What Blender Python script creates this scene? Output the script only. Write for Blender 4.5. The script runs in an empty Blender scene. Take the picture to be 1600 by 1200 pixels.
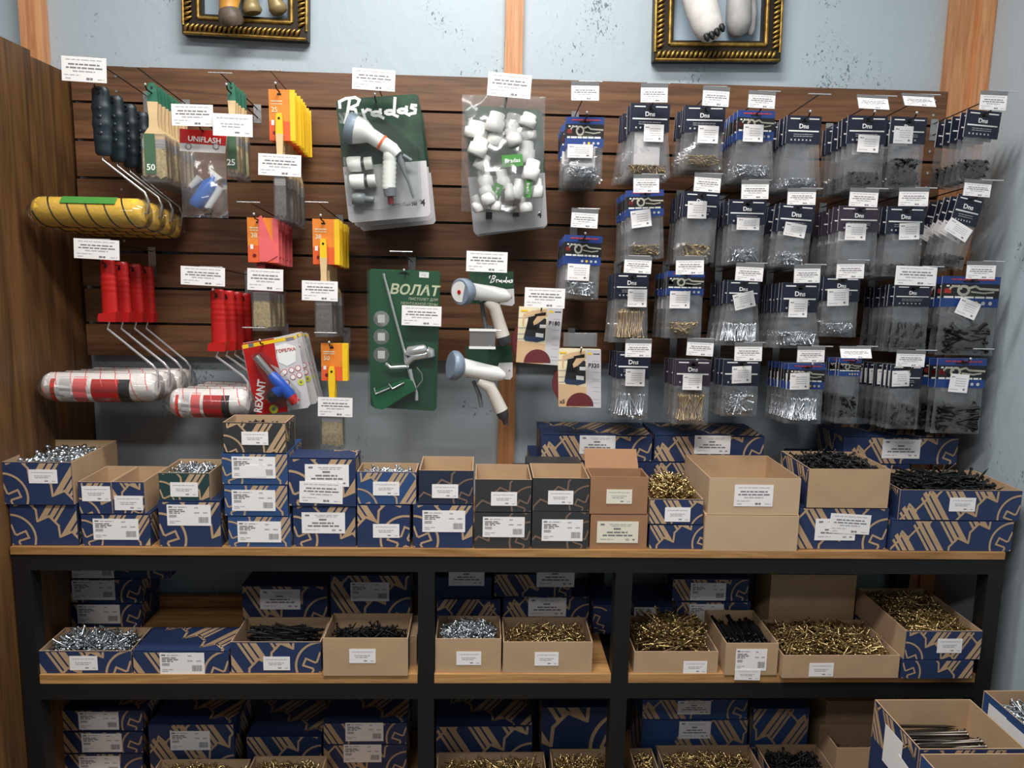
import bpy, bmesh, math, random
import numpy as np
from mathutils import Vector, Matrix
random.seed(7); RNG = np.random.default_rng(7)
SC = bpy.context.scene
COL = SC.collection

# ---------------------------------------------------------------- camera
YAW, PITCH, ROLL, F = math.radians(2.4115), math.radians(8.8506), math.radians(1.1918), 1226.83
CAM = np.array([0.0, -2.2, 1.5])
def _rot():
    cy, sy, cp, sp = math.cos(YAW), math.sin(YAW), math.cos(PITCH), math.sin(PITCH)
    fwd = np.array([sy*cp, cy*cp, -sp]); right = np.array([cy, -sy, 0.0]); up = np.cross(right, fwd)
    cr, sr = math.cos(ROLL), math.sin(ROLL)
    return np.array([cr*right+sr*up, -sr*right+cr*up, -fwd])
RW = _rot()
cd = bpy.data.cameras.new('camera'); cam = bpy.data.objects.new('camera', cd); COL.objects.link(cam)
cd.sensor_width = 36; cd.lens = F*36/1600; cd.clip_start = 0.02
m = Matrix([list(RW[:, 0]), list(RW[:, 1]), list(RW[:, 2])]).to_4x4()
m = Matrix(((RW[0][0], RW[1][0], RW[2][0], CAM[0]), (RW[0][1], RW[1][1], RW[2][1], CAM[1]), (RW[0][2], RW[1][2], RW[2][2], CAM[2]), (0, 0, 0, 1)))
cam.matrix_world = m
SC.camera = cam

# ---------------------------------------------------------------- light
SC.view_settings.view_transform = 'Standard'; SC.view_settings.look = 'None'
SC.view_settings.gamma = 1; SC.view_settings.use_curve_mapping = False
SC.view_settings.exposure = 0.0
try:
    SC.cycles.transparent_max_bounces = 40; SC.cycles.max_bounces = 8; SC.cycles.use_denoising = True
    SC.cycles.caustics_reflective = False; SC.cycles.caustics_refractive = False
except Exception:
    pass
w = bpy.data.worlds.new('world'); SC.world = w; w.use_nodes = True
w.node_tree.nodes['Background'].inputs[0].default_value = (0.93, 0.96, 1.0, 1)
w.node_tree.nodes['Background'].inputs[1].default_value = 0.15
def area_light(name, loc, sx, sy, power, color, rot=(0, 0, 0)):
    ld = bpy.data.lights.new(name, 'AREA'); ld.shape = 'RECTANGLE'; ld.size = sx; ld.size_y = sy
    ld.energy = power; ld.color = color
    o = bpy.data.objects.new(name, ld); COL.objects.link(o); o.location = loc; o.rotation_euler = rot
    return o
area_light('ceiling_tube_light', (0.0, -0.80, 2.9), 0.9, 0.16, 25, (1.0, 0.975, 0.94))
area_light('ceiling_room_light', (-0.1, -1.75, 2.9), 1.25, 0.3, 50, (1.0, 0.975, 0.94))
area_light('added_rear_fill_light', (-1.2, -3.3, 2.9), 1.25, 0.3, 30, (1.0, 0.975, 0.94))  # added fill, not a known fixture: brightens the side wall and carton fronts

# ---------------------------------------------------------------- pixel helpers (1600 x 1200 frame)
def ray(px, py): return RW.T @ np.array([(px-800)/F, -(py-600)/F, -1.0])
def at(px, py, Y):
    d = ray(px, py); return Vector(CAM + (Y-CAM[1])/d[1]*d)
def atZ(px, py, Z):
    d = ray(px, py); return Vector(CAM + (Z-CAM[2])/d[2]*d)

# ---------------------------------------------------------------- materials
def lin(c):
    c = c/255.0
    return c/12.92 if c <= 0.04045 else ((c+0.055)/1.055)**2.4
def rgb(t): return (lin(t[0]), lin(t[1]), lin(t[2]), 1)
MATS = {}
def mat(name, col, rough=0.6, metal=0.0, vary=0.0, scale=30, bump=0.0, spec=0.5):
    if name in MATS: return MATS[name]
    M = bpy.data.materials.new(name); M.use_nodes = True; nt = M.node_tree; b = nt.nodes['Principled BSDF']
    b.inputs['Roughness'].default_value = rough; b.inputs['Metallic'].default_value = metal
    b.inputs['Specular IOR Level'].default_value = spec
    c = rgb(col); b.inputs['Base Color'].default_value = c
    if vary or bump:
        tc = nt.nodes.new('ShaderNodeTexCoord'); n = nt.nodes.new('ShaderNodeTexNoise')
        n.inputs['Scale'].default_value = scale; n.inputs['Detail'].default_value = 4
        nt.links.new(tc.outputs['Object'], n.inputs['Vector'])
        if vary:
            r = nt.nodes.new('ShaderNodeValToRGB')
            r.color_ramp.elements[0].position = 0.3; r.color_ramp.elements[1].position = 0.7
            r.color_ramp.elements[0].color = tuple(x*(1-vary) for x in c[:3])+(1,)
            r.color_ramp.elements[1].color = tuple(min(1, x*(1+vary)) for x in c[:3])+(1,)
            nt.links.new(n.outputs['Fac'], r.inputs['Fac']); nt.links.new(r.outputs['Color'], b.inputs['Base Color'])
        if bump:
            bp = nt.nodes.new('ShaderNodeBump'); bp.inputs['Strength'].default_value = bump; bp.inputs['Distance'].default_value = 0.004
            nt.links.new(n.outputs['Fac'], bp.inputs['Height']); nt.links.new(bp.outputs['Normal'], b.inputs['Normal'])
    MATS[name] = M
    return M
def wood(name, dark, light, axis='X', rough=0.5, grain=9.0, knots=True):
    M = bpy.data.materials.new(name); M.use_nodes = True; nt = M.node_tree; b = nt.nodes['Principled BSDF']
    L = nt.links.new; N = nt.nodes.new
    tc = N('ShaderNodeTexCoord'); oi = N('ShaderNodeObjectInfo'); mp = N('ShaderNodeMapping')
    sc = {'X': (0.9, 14, 14), 'Y': (14, 0.9, 14), 'Z': (14, 14, 0.9)}[axis]
    mp.inputs['Scale'].default_value = sc
    va = N('ShaderNodeVectorMath'); va.operation = 'SCALE'; va.inputs[0].default_value = (7.3, 3.1, 5.7)
    L(oi.outputs['Random'], va.inputs['Scale'])
    ad = N('ShaderNodeVectorMath'); ad.operation = 'ADD'
    L(tc.outputs['Object'], ad.inputs[0]); L(va.outputs[0], ad.inputs[1]); L(ad.outputs[0], mp.inputs['Vector'])
    n1 = N('ShaderNodeTexNoise'); n1.inputs['Scale'].default_value = grain*0.35; n1.inputs['Detail'].default_value = 6; n1.inputs['Distortion'].default_value = 1.6
    n2 = N('ShaderNodeTexNoise'); n2.inputs['Scale'].default_value = grain*2.2; n2.inputs['Detail'].default_value = 3
    L(mp.outputs[0], n1.inputs['Vector']); L(mp.outputs[0], n2.inputs['Vector'])
    mx = N('ShaderNodeMath'); mx.operation = 'MULTIPLY_ADD'; mx.inputs[1].default_value = 0.35
    L(n2.outputs['Fac'], mx.inputs[0]); L(n1.outputs['Fac'], mx.inputs[2])
    r = N('ShaderNodeValToRGB'); e = r.color_ramp.elements
    e[0].position = 0.45; e[0].color = rgb(dark); e[1].position = 0.85; e[1].color = rgb(light)
    L(mx.outputs[0], r.inputs['Fac'])
    out = r.outputs['Color']
    if knots:
        vo = N('ShaderNodeTexVoronoi'); vo.inputs['Scale'].default_value = 3.0
        mp2 = N('ShaderNodeMapping'); mp2.inputs['Scale'].default_value = {'X': (0.55, 1, 1.5), 'Y': (1, 0.55, 1.5), 'Z': (1.5, 1.5, 0.55)}[axis]
        L(ad.outputs[0], mp2.inputs['Vector']); L(mp2.outputs[0], vo.inputs['Vector'])
        r2 = N('ShaderNodeValToRGB'); r2.color_ramp.elements[0].position = 0.03; r2.color_ramp.elements[0].color = (0.35, 0.3, 0.28, 1)
        r2.color_ramp.elements[1].position = 0.10; r2.color_ramp.elements[1].color = (1, 1, 1, 1)
        L(vo.outputs['Distance'], r2.inputs['Fac'])
        ml = N('ShaderNodeMix'); ml.data_type = 'RGBA'; ml.blend_type = 'MULTIPLY'; ml.inputs[0].default_value = 1
        L(out, ml.inputs[6]); L(r2.outputs['Color'], ml.inputs[7]); out = ml.outputs[2]
    # plank to plank tone
    hv = N('ShaderNodeHueSaturation'); mr = N('ShaderNodeMapRange'); mr.inputs['To Min'].default_value = 0.85; mr.inputs['To Max'].default_value = 1.15
    L(oi.outputs['Random'], mr.inputs['Value']); L(mr.outputs[0], hv.inputs['Value']); L(out, hv.inputs['Color'])
    L(hv.outputs[0], b.inputs['Base Color'])
    b.inputs['Roughness'].default_value = rough
    bp = N('ShaderNodeBump'); bp.inputs['Strength'].default_value = 0.25; bp.inputs['Distance'].default_value = 0.002
    L(mx.outputs[0], bp.inputs['Height']); L(bp.outputs['Normal'], b.inputs['Normal'])
    MATS[name] = M
    return M
def wall_mat():
    M = bpy.data.materials.new('painted_osb_blue_grey'); M.use_nodes = True; nt = M.node_tree; b = nt.nodes['Principled BSDF']
    L = nt.links.new; N = nt.nodes.new
    tc = N('ShaderNodeTexCoord')
    mp = N('ShaderNodeMapping'); mp.inputs['Scale'].default_value = (1, 1, 0.6); L(tc.outputs['Object'], mp.inputs['Vector'])
    vo = N('ShaderNodeTexVoronoi'); vo.inputs['Scale'].default_value = 34; vo.inputs['Randomness'].default_value = 1
    nz = N('ShaderNodeTexNoise'); nz.inputs['Scale'].default_value = 18; nz.inputs['Detail'].default_value = 5; nz.inputs['Distortion'].default_value = 0.8
    L(mp.outputs[0], nz.inputs['Vector'])
    ad = N('ShaderNodeVectorMath'); ad.operation = 'MULTIPLY_ADD'; ad.inputs[1].default_value = (0.05, 0.05, 0.05)
    L(nz.outputs['Color'], ad.inputs[0]); L(mp.outputs[0], ad.inputs[2]); L(ad.outputs[0], vo.inputs['Vector'])
    n3 = N('ShaderNodeTexNoise'); n3.inputs['Scale'].default_value = 130; n3.inputs['Detail'].default_value = 2; n3.inputs['Distortion'].default_value = 1.2
    L(mp.outputs[0], n3.inputs['Vector'])
    n4 = N('ShaderNodeTexNoise'); n4.inputs['Scale'].default_value = 9; n4.inputs['Detail'].default_value = 2
    L(mp.outputs[0], n4.inputs['Vector'])
    ml = N('ShaderNodeMath'); ml.operation = 'MULTIPLY'; L(n3.outputs['Fac'], ml.inputs[0]); L(n4.outputs['Fac'], ml.inputs[1])
    r = N('ShaderNodeValToRGB'); e = r.color_ramp.elements
    e[0].position = 0.385; e[0].color = rgb((178, 191, 199)); e[1].position = 0.44; e[1].color = rgb((98, 112, 121))
    L(ml.outputs[0], r.inputs['Fac']); L(r.outputs['Color'], b.inputs['Base Color'])
    b.inputs['Roughness'].default_value = 0.45
    bp = N('ShaderNodeBump'); bp.inputs['Strength'].default_value = 0.3; bp.inputs['Distance'].default_value = 0.002
    L(vo.outputs['Distance'], bp.inputs['Height']); L(bp.outputs['Normal'], b.inputs['Normal'])
    MATS['wall'] = M
    return M
def clear_mat(name, tint=(1, 1, 1), milky=0.05, gloss=0.10, rough=0.12):
    M = bpy.data.materials.new(name); M.use_nodes = True; nt = M.node_tree; nt.nodes.clear()
    L = nt.links.new; N = nt.nodes.new
    o = N('ShaderNodeOutputMaterial'); t = N('ShaderNodeBsdfTransparent'); t.inputs[0].default_value = (*tint, 1)
    g = N('ShaderNodeBsdfGlossy'); g.inputs['Roughness'].default_value = rough
    d = N('ShaderNodeBsdfDiffuse'); d.inputs[0].default_value = (0.85, 0.85, 0.85, 1)
    tr = N('ShaderNodeBsdfTranslucent'); tr.inputs[0].default_value = (0.85, 0.85, 0.85, 1)
    dd = N('ShaderNodeMixShader'); dd.inputs[0].default_value = 0.5; L(d.outputs[0], dd.inputs[1]); L(tr.outputs[0], dd.inputs[2])
    m1 = N('ShaderNodeMixShader'); m1.inputs[0].default_value = milky; L(t.outputs[0], m1.inputs[1]); L(dd.outputs[0], m1.inputs[2])
    lw = N('ShaderNodeLayerWeight'); lw.inputs['Blend'].default_value = 0.25
    ma = N('ShaderNodeMath'); ma.operation = 'MULTIPLY_ADD'; ma.inputs[1].default_value = 0.6; ma.inputs[2].default_value = gloss; ma.use_clamp = True
    L(lw.outputs['Fresnel'], ma.inputs[0])
    m2 = N('ShaderNodeMixShader'); L(ma.outputs[0], m2.inputs[0]); L(m1.outputs[0], m2.inputs[1]); L(g.outputs[0], m2.inputs[2])
    L(m2.outputs[0], o.inputs[0])
    MATS[name] = M
    return M
wall_mat()
wood('plank_wood', (76, 50, 31), (120, 82, 53), 'X', 0.45, 6.0)
wood('partition_wood', (64, 43, 24), (118, 83, 48), 'Z', 0.5, 4.0)
wood('post_wood', (176, 116, 74), (214, 156, 108), 'Z', 0.5, knots=False)
wood('shelf_wood', (150, 104, 58), (196, 150, 96), 'X', 0.5)
mat('black_steel', (15, 14, 14), 0.6); mat('floor_grey', (92, 86, 80), 0.5, vary=0.2, scale=6)
mat('ceiling_white', (225, 225, 220), 0.8)
KR = mat('kraft', (184, 154, 121), 0.8, vary=0.08, scale=14); mat('kraft_light', (196, 168, 136), 0.8, vary=0.05, scale=14)
mat('kraft_brown', (158, 116, 84), 0.8, vary=0.08, scale=14)
mat('navy', (38, 54, 92), 0.55, vary=0.08, scale=10); mat('navy_bright', (46, 76, 124), 0.55, vary=0.08, scale=10)
mat('charcoal', (52, 54, 56), 0.55, vary=0.1, scale=10); mat('dark_navy', (38, 46, 66), 0.55, vary=0.1, scale=10); mat('dark_green', (38, 66, 66), 0.55, vary=0.08, scale=10)
mat('print_kraft', (186, 156, 122), 0.7, vary=0.08, scale=20); mat('print_brown', (120, 98, 82), 0.7)
mat('paper', (244, 241, 240), 0.6); mat('paper_cream', (232, 228, 208), 0.6); mat('ink', (128, 124, 128), 0.7); mat('ink_light', (176, 172, 175), 0.7); mat('ink_dark', (50, 48, 50), 0.7)
mat('zinc', (205, 211, 216), 0.24, 0.95); mat('brass', (172, 150, 108), 0.3, 0.75); mat('gold', (184, 160, 110), 0.24, 0.85); mat('black_screw', (24, 24, 26), 0.45, 0.3)
mat('nail_steel', (96, 90, 84), 0.35, 0.9); mat('tan_screw', (158, 138, 108), 0.35, 0.7)
mat('wire', (168, 168, 168), 0.25, .7); mat('dark_wire', (70, 66, 62), 0.3, .8); mat('chrome', (222, 222, 224), 0.2, .65)
clear_mat('clear_plastic', (0.97, 0.97, 0.98), 0.12, 0.05, 0.11); clear_mat('clear_wrap', (0.98, 0.98, 0.98), 0.05, 0.05, 0.10); clear_mat('clear_blister', (0.95, 0.97, 0.96), 0.02, 0.03, 0.06); clear_mat('tag_holder', (0.72, 0.73, 0.75), 0.25, 0.04, 0.2)
mat('card_dark', (30, 34, 52), 0.4); mat('card_purple', (58, 48, 62), 0.4); mat('card_blue', (40, 66, 132), 0.4); mat('card_black', (30, 30, 32), 0.4); mat('white', (240, 240, 238), 0.5)
mat('grey_light', (196, 196, 196), 0.5); mat('red_logo', (200, 60, 52), 0.5); mat('photo_green', (58, 70, 48), 0.6); mat('photo_grey', (176, 172, 158), 0.6)
mat('red_plastic', (184, 30, 28), 0.35); mat('dark_red', (120, 26, 34), 0.4); mat('teal_black', (26, 40, 48), 0.4); mat('yellow_nap', (236, 188, 58), 0.9, vary=0.08, scale=120, bump=0.4)
mat('white_nap', (236, 230, 226), 0.9, vary=0.05, scale=120, bump=0.4); mat('black', (18, 18, 18), 0.5); mat('pink', (232, 104, 104), 0.5)
mat('orange', (238, 138, 48), 0.5); mat('orange_red', (228, 96, 48), 0.5); mat('yellow', (246, 202, 40), 0.4); mat('green_tip', (46, 112, 88), 0.4); mat('label_green', (46, 112, 58), 0.5)
mat('brush_wood', (226, 196, 148), 0.5, vary=0.06, scale=40); mat('bristle', (212, 192, 142), 0.9, vary=0.25, scale=160, bump=0.5); mat('bristle_grey', (118, 112, 106), 0.9, vary=0.25, scale=160, bump=0.5); mat('ferrule', (206, 204, 200), 0.3, 0.5)
mat('grey_plastic', (112, 118, 122), 0.4); mat('slate_plastic', (128, 142, 158), 0.35); mat('white_plastic', (236, 236, 232), 0.35); mat('warm_white_plastic', (214, 208, 198), 0.4); mat('dark_plastic', (62, 62, 66), 0.4)
mat('blister_green', (30, 62, 44), 0.45, vary=0.5, scale=22); mat('volat_green', (22, 92, 58), 0.4, vary=0.12, scale=8); mat('card_grey', (204, 202, 204), 0.5); mat('orange_band', (240, 96, 40), 0.5)
mat('blue_plastic', (34, 84, 190), 0.3); mat('disc_red', (104, 40, 44), 0.85); mat('skin_print', (216, 180, 140), 0.7); mat('cream_print', (238, 226, 190), 0.6); mat('lime', (206, 214, 40), 0.5); mat('text_gold', (206, 208, 176), 0.5)
mat('bright_green', (70, 140, 60), 0.5); mat('gilt', (164, 132, 66), 0.38, 0.8, vary=0.5, scale=60); mat('gilt_dark', (44, 36, 26), 0.45, 0.5); mat('amber', (206, 148, 62), 0.35, vary=0.15, scale=30); mat('hoof', (92, 80, 66), 0.5, vary=0.3, scale=60)
mat('olive_bronze', (150, 134, 92), 0.4, 0.2); mat('fur_white', (226, 222, 218), 0.5, vary=0.08, scale=40, bump=0.4); mat('fur_grey', (176, 174, 172), 0.5, vary=0.1, scale=40, bump=0.4); mat('pale_blue_panel', (176, 194, 208), 0.4)
mat('silver_panel', (200, 198, 196), 0.45); mat('photo_dark', (40, 42, 46), 0.6); mat('photo_blue', (44, 62, 90), 0.6); mat('light_blue_item', (60, 120, 210), 0.3)

# ---------------------------------------------------------------- mesh builder
class MB:
    def __init__(s): s.v = []; s.f = []; s.mi = []; s.sm = []
    def add(s, vs, fs, m=0, smooth=False):
        o = len(s.v); s.v.extend([tuple(p) for p in vs])
        for f in fs: s.f.append(tuple(i+o for i in f)); s.mi.append(m); s.sm.append(smooth)
        return s
    def box(s, x0, x1, y0, y1, z0, z1, m=0, front=None, top=None):
        vs = [(x0, y0, z0), (x1, y0, z0), (x1, y1, z0), (x0, y1, z0), (x0, y0, z1), (x1, y0, z1), (x1, y1, z1), (x0, y1, z1)]
        s.add(vs, [(0, 3, 2, 1), (2, 3, 7, 6), (1, 2, 6, 5), (0, 4, 7, 3)], m)
        s.add(vs, [(0, 1, 5, 4)], m if front is None else front)
        s.add(vs, [(4, 5, 6, 7)], m if top is None else top)
        return s
    def poly(s, pts, m=0): return s.add(pts, [tuple(range(len(pts)))], m)
    def rect(s, x0, x1, z0, z1, y, m=0): return s.poly([(x0, y, z0), (x1, y, z0), (x1, y, z1), (x0, y, z1)], m)
    def prism(s, pts, y0, y1, m=0, side=None):
        n = len(pts); vs = [(x, y0, z) for x, z in pts]+[(x, y1, z) for x, z in pts]
        s.add(vs, [tuple(range(n)), tuple(reversed(range(n, 2*n)))], m)
        s.add(vs, [(i, i+n, (i+1) % n+n, (i+1) % n) for i in range(n)], m if side is None else side)
        return s
    def disc(s, cx, cz, r, y, m=0, n=20, rz=None):
        rz = rz or r
        return s.poly([(cx+r*math.cos(2*math.pi*i/n), y, cz+rz*math.sin(2*math.pi*i/n)) for i in range(n)], m)
    def tube(s, path, rad, seg=8, m=0, cap=True, flat=1.0, smooth=True, side=None):
        P = [Vector(p) for p in path]; n = len(P)
        R = rad if isinstance(rad, (list, tuple)) else [rad]*n
        t = [(P[min(i+1, n-1)]-P[max(i-1, 0)]).normalized() for i in range(n)]
        u = t[0].orthogonal().normalized() if side is None else Vector(side)
        vs = []
        for i in range(n):
            u = (u-t[i]*u.dot(t[i]))
            u = u.normalized() if u.length > 1e-6 else t[i].orthogonal().normalized()
            b = t[i].cross(u)
            for k in range(seg):
                a = 2*math.pi*k/seg
                vs.append(P[i]+R[i]*(math.cos(a)*u+flat*math.sin(a)*b))
        fs = [(i*seg+k, i*seg+(k+1) % seg, (i+1)*seg+(k+1) % seg, (i+1)*seg+k) for i in range(n-1) for k in range(seg)]
        s.add(vs, fs, m, smooth)
        if cap:
            s.add(vs, [tuple(reversed(range(seg)))], m); s.add(vs, [tuple(range((n-1)*seg, n*seg))], m)
        return s
    def stroke(s, pts, wd, y, m=0, clip=None):
        for (x0, z0), (x1, z1) in zip(pts[:-1], pts[1:]):
            dx, dz = x1-x0, z1-z0; L = math.hypot(dx, dz)
            if L < 1e-9: continue
            nx, nz = -dz/L*wd/2, dx/L*wd/2; ex, ez = dx/L*wd*0.35, dz/L*wd*0.35
            q = [(x0+nx-ex, z0+nz-ez), (x0-nx-ex, z0-nz-ez), (x1-nx+ex, z1-nz+ez), (x1+nx+ex, z1+nz+ez)]
            s.cpoly(q, y, m, clip)
        return s
    def cpoly(s, q, y, m=0, clip=None):
        if clip:
            x0, x1, z0, z1 = clip
            for ax, lim, sg in ((0, x0, 1), (0, x1, -1), (1, z0, 1), (1, z1, -1)):
                out = []
                for i in range(len(q)):
                    a, b = q[i], q[(i+1) % len(q)]
                    da, db = (a[ax]-lim)*sg, (b[ax]-lim)*sg
                    if da >= 0: out.append(a)
                    if da*db < 0:
                        t = da/(da-db); out.append((a[0]+t*(b[0]-a[0]), a[1]+t*(b[1]-a[1])))
                q = out
                if len(q) < 3: return s
        s.k = (getattr(s, 'k', 0)+1) % 24
        return s.poly([(x, y-s.k*6e-6, z) for x, z in q], m)
    def mesh(s, name, mats):
        me = bpy.data.meshes.new(name); me.from_pydata(s.v, [], s.f)
        for mm in mats: me.materials.append(MATS[mm] if isinstance(mm, str) else mm)
        me.polygons.foreach_set('material_index', s.mi); me.polygons.foreach_set('use_smooth', s.sm)
        me.update(); return me
def link(name, me, parent=None, loc=None, rot=None, scale=None):
    o = bpy.data.objects.new(name, me); COL.objects.link(o)
    if parent is not None: o.parent = parent
    if loc is not None: o.location = loc
    if rot is not None: o.rotation_euler = rot
    if scale is not None: o.scale = scale
    return o
def ob(name, mb, mats, parent=None, **k): return link(name, mb.mesh(name, mats if isinstance(mats, (list, tuple)) else [mats]), parent, **k)
def tag(o, label, cat, group=None, kind=None):
    o['label'] = label
    if cat: o['category'] = cat
    if group: o['group'] = group
    if kind: o['kind'] = kind
    return o
def thing(name, label, cat, loc=(0, 0, 0), rot=(0, 0, 0), group=None):
    o = bpy.data.objects.new(name, None); COL.objects.link(o); o.location = loc; o.rotation_euler = rot
    o.empty_display_size = 0.02
    return tag(o, label, cat, group)
def dup(root, loc, rot=None, label=None):
    r = root.copy(); COL.objects.link(r); r.location = loc
    if rot is not None: r.rotation_euler = rot
    if label: r['label'] = label
    for ch in list(root.children):
        c = ch.copy(); COL.objects.link(c); c.parent = r
        for g in list(ch.children):
            d = g.copy(); COL.objects.link(d); d.parent = c
    return r
def struct(o, label=None):
    o['kind'] = 'structure'
    if label: o['label'] = label
    return o
def text_mesh(s, size, bold=0.0, shear=0.0, ext=0.0004):
    cu = bpy.data.curves.new('lettering', 'FONT'); cu.body = s; cu.size = size; cu.align_x = 'CENTER'; cu.align_y = 'CENTER'
    cu.extrude = ext; cu.offset = bold*size; cu.shear = shear; cu.resolution_u = 2
    o = bpy.data.objects.new('lettering', cu); me = bpy.data.meshes.new_from_object(o)
    bpy.data.objects.remove(o); bpy.data.curves.remove(cu)
    return me
TXT = {}
def text(parent, s, size, x, z, y, m, bold=0.0, shear=0.0, roll=0.0, sx=1.0):
    k = (s, size, m, bold, shear)
    if k not in TXT:
        me = text_mesh(s, size, bold, shear); me.materials.append(MATS[m]); me.name = 'lettering'; TXT[k] = me
    return link('lettering', TXT[k], parent, loc=(x, y, z), rot=(math.pi/2, roll, 0), scale=(sx, 1, 1))

# ---------------------------------------------------------------- room shell
WY = 0.045
struct(ob('wall_back', MB().box(-2.6, 1.46, WY, WY+0.1, 0, 3.0), 'wall'), 'pale blue-grey painted chipboard wall behind the display')
struct(ob('wall_right', MB().box(1.372, 1.47, -4.2, WY+0.1, 0, 3.0), 'wall'), 'pale blue-grey painted wall at the end of the display')
struct(ob('floor', MB().box(-2.6, 1.47, -4.2, WY+0.1, -0.05, 0), 'floor_grey'), 'grey shop floor under the shelving')
for n, x0, x1, y0, lb in [('trim_1', -1.205, -1.152, 0.004, 'bare wooden post on the wall behind the side partition'), ('trim_2', 0.056, 0.104, 0.022, 'bare wooden post running down behind the slat board'),
                   ('trim_3', 1.272, 1.328, -0.004, 'bare wooden corner post beside the slat board end'), ('trim_4', 1.3285, 1.371, -0.018, 'bare wooden post against the side wall')]:
    struct(ob(n, MB().box(x0, x1, y0, WY-0.001, 0.0 if n != 'trim_1' else 1.5, 3.0), 'post_wood'), lb)
# slat board of stained planks
sb = thing('slat_board', 'dark stained wooden slat board of horizontal planks carrying the hooks', 'slat board', (0.095, 0, 1.6))
zs = [1.988, 1.893, 1.796, 1.699, 1.602, 1.505, 1.408, 1.311, 1.218]
mb = MB().box(-1.175, 1.175, 0, 0.019, -0.0445, 0.0445)
pm = mb.mesh('plank', ['plank_wood'])
for a, b in zip(zs[:-1], zs[1:]):
    link('plank', pm, sb, loc=(random.uniform(-.002, .002), random.uniform(-.001, .001), (a+b)/2-1.6), scale=(1, 1, (a-b-0.007)/0.089))
for bx in (-1.0, -.35, .42, 1.12):
    ob('batten', MB().box(bx-.02, bx+.02, 0.020, WY-0.001, -.37, .375), 'black_steel', sb)
scr = MB()
for bx in (-1.06, 1.14):
    for a, b in zip(zs[:-1], zs[1:]):
        for q in (.3, .7): scr.disc(bx, (a+(b-a)*q)-1.6, .0035, -.0022, 0, 8)
ob('screw_heads', scr, 'zinc', sb)['kind'] = 'stuff'
# side partition of upright boards
sp = thing('side_partition', 'brown stained partition of upright wooden boards beside the shelving', 'partition', (-1.1, -0.3, 0))
for y0, y1, zt, dx in [(-0.168, 0.04, 1.966, -.004), (-0.335, -0.171, 1.978, 0.0), (-0.50, -0.338, 1.972, -.002), (-0.665, -.503, 1.97, 0)]:
    ob('board', MB().box(-.02+dx, .011+dx, y0+.3, y1+.3, 0, zt), 'partition_wood', sp)

# ---------------------------------------------------------------- shelving unit
SX0, SX1, SYF, SYB = -1.086, 1.302, -0.405, 0.035
ZW, ZM, ZL = 0.82, 0.497, 0.095
su = thing('shelving_unit', 'black steel frame shelving with wooden shelf boards under the slat board', 'shelving', (0, -0.2, 0))
def S(name, x0, x1, y0, y1, z0, z1, mt): return ob(name, MB().box(x0, x1, y0+.2, y1+.2, z0, z1), mt, su)
posts = [(-1.086, -1.046), (-0.140, -0.101), (0.337, 0.378), (1.262, 1.302)]
for x0, x1 in posts:
    S('post', x0, x1, SYF, SYF+.04, 0, ZW-.0185, 'black_steel'); S('post', x0, x1, SYB-.04, SYB, 0, ZW-.0185, 'black_steel')
for zt in (ZW-.0185, ZM-.0235, ZL-.0235):
    for (a, b) in zip(posts[:-1], posts[1:]):
        S('front_rail', a[1], b[0], SYF, SYF+.04, zt-.04, zt, 'black_steel'); S('back_rail', a[1], b[0], SYB-.04, SYB, zt-.04, zt, 'black_steel')
for zt in (ZM-.0235, ZL-.0235, ZW-.0185):
    for x0, x1 in posts: S('side_rail', x0, x1, SYF+.04, SYB-.04, zt-.04, zt, 'black_steel')
S('worktop', SX0, SX1-.006, SYF-.004, SYB, ZW-.018, ZW, 'shelf_wood')
for zt in (ZM, ZL):
    for (a, b) in zip(posts[:-1], posts[1:]): S('shelf_board', a[1]+.001, b[0]-.001, SYF+.002, SYB-.041, zt-.023, zt, 'shelf_wood')
S('shelf_back_rail', SX0+.04, SX1-.04, SYB-.06, SYB-.041, ZM, ZM+.03, 'shelf_wood')

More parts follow.
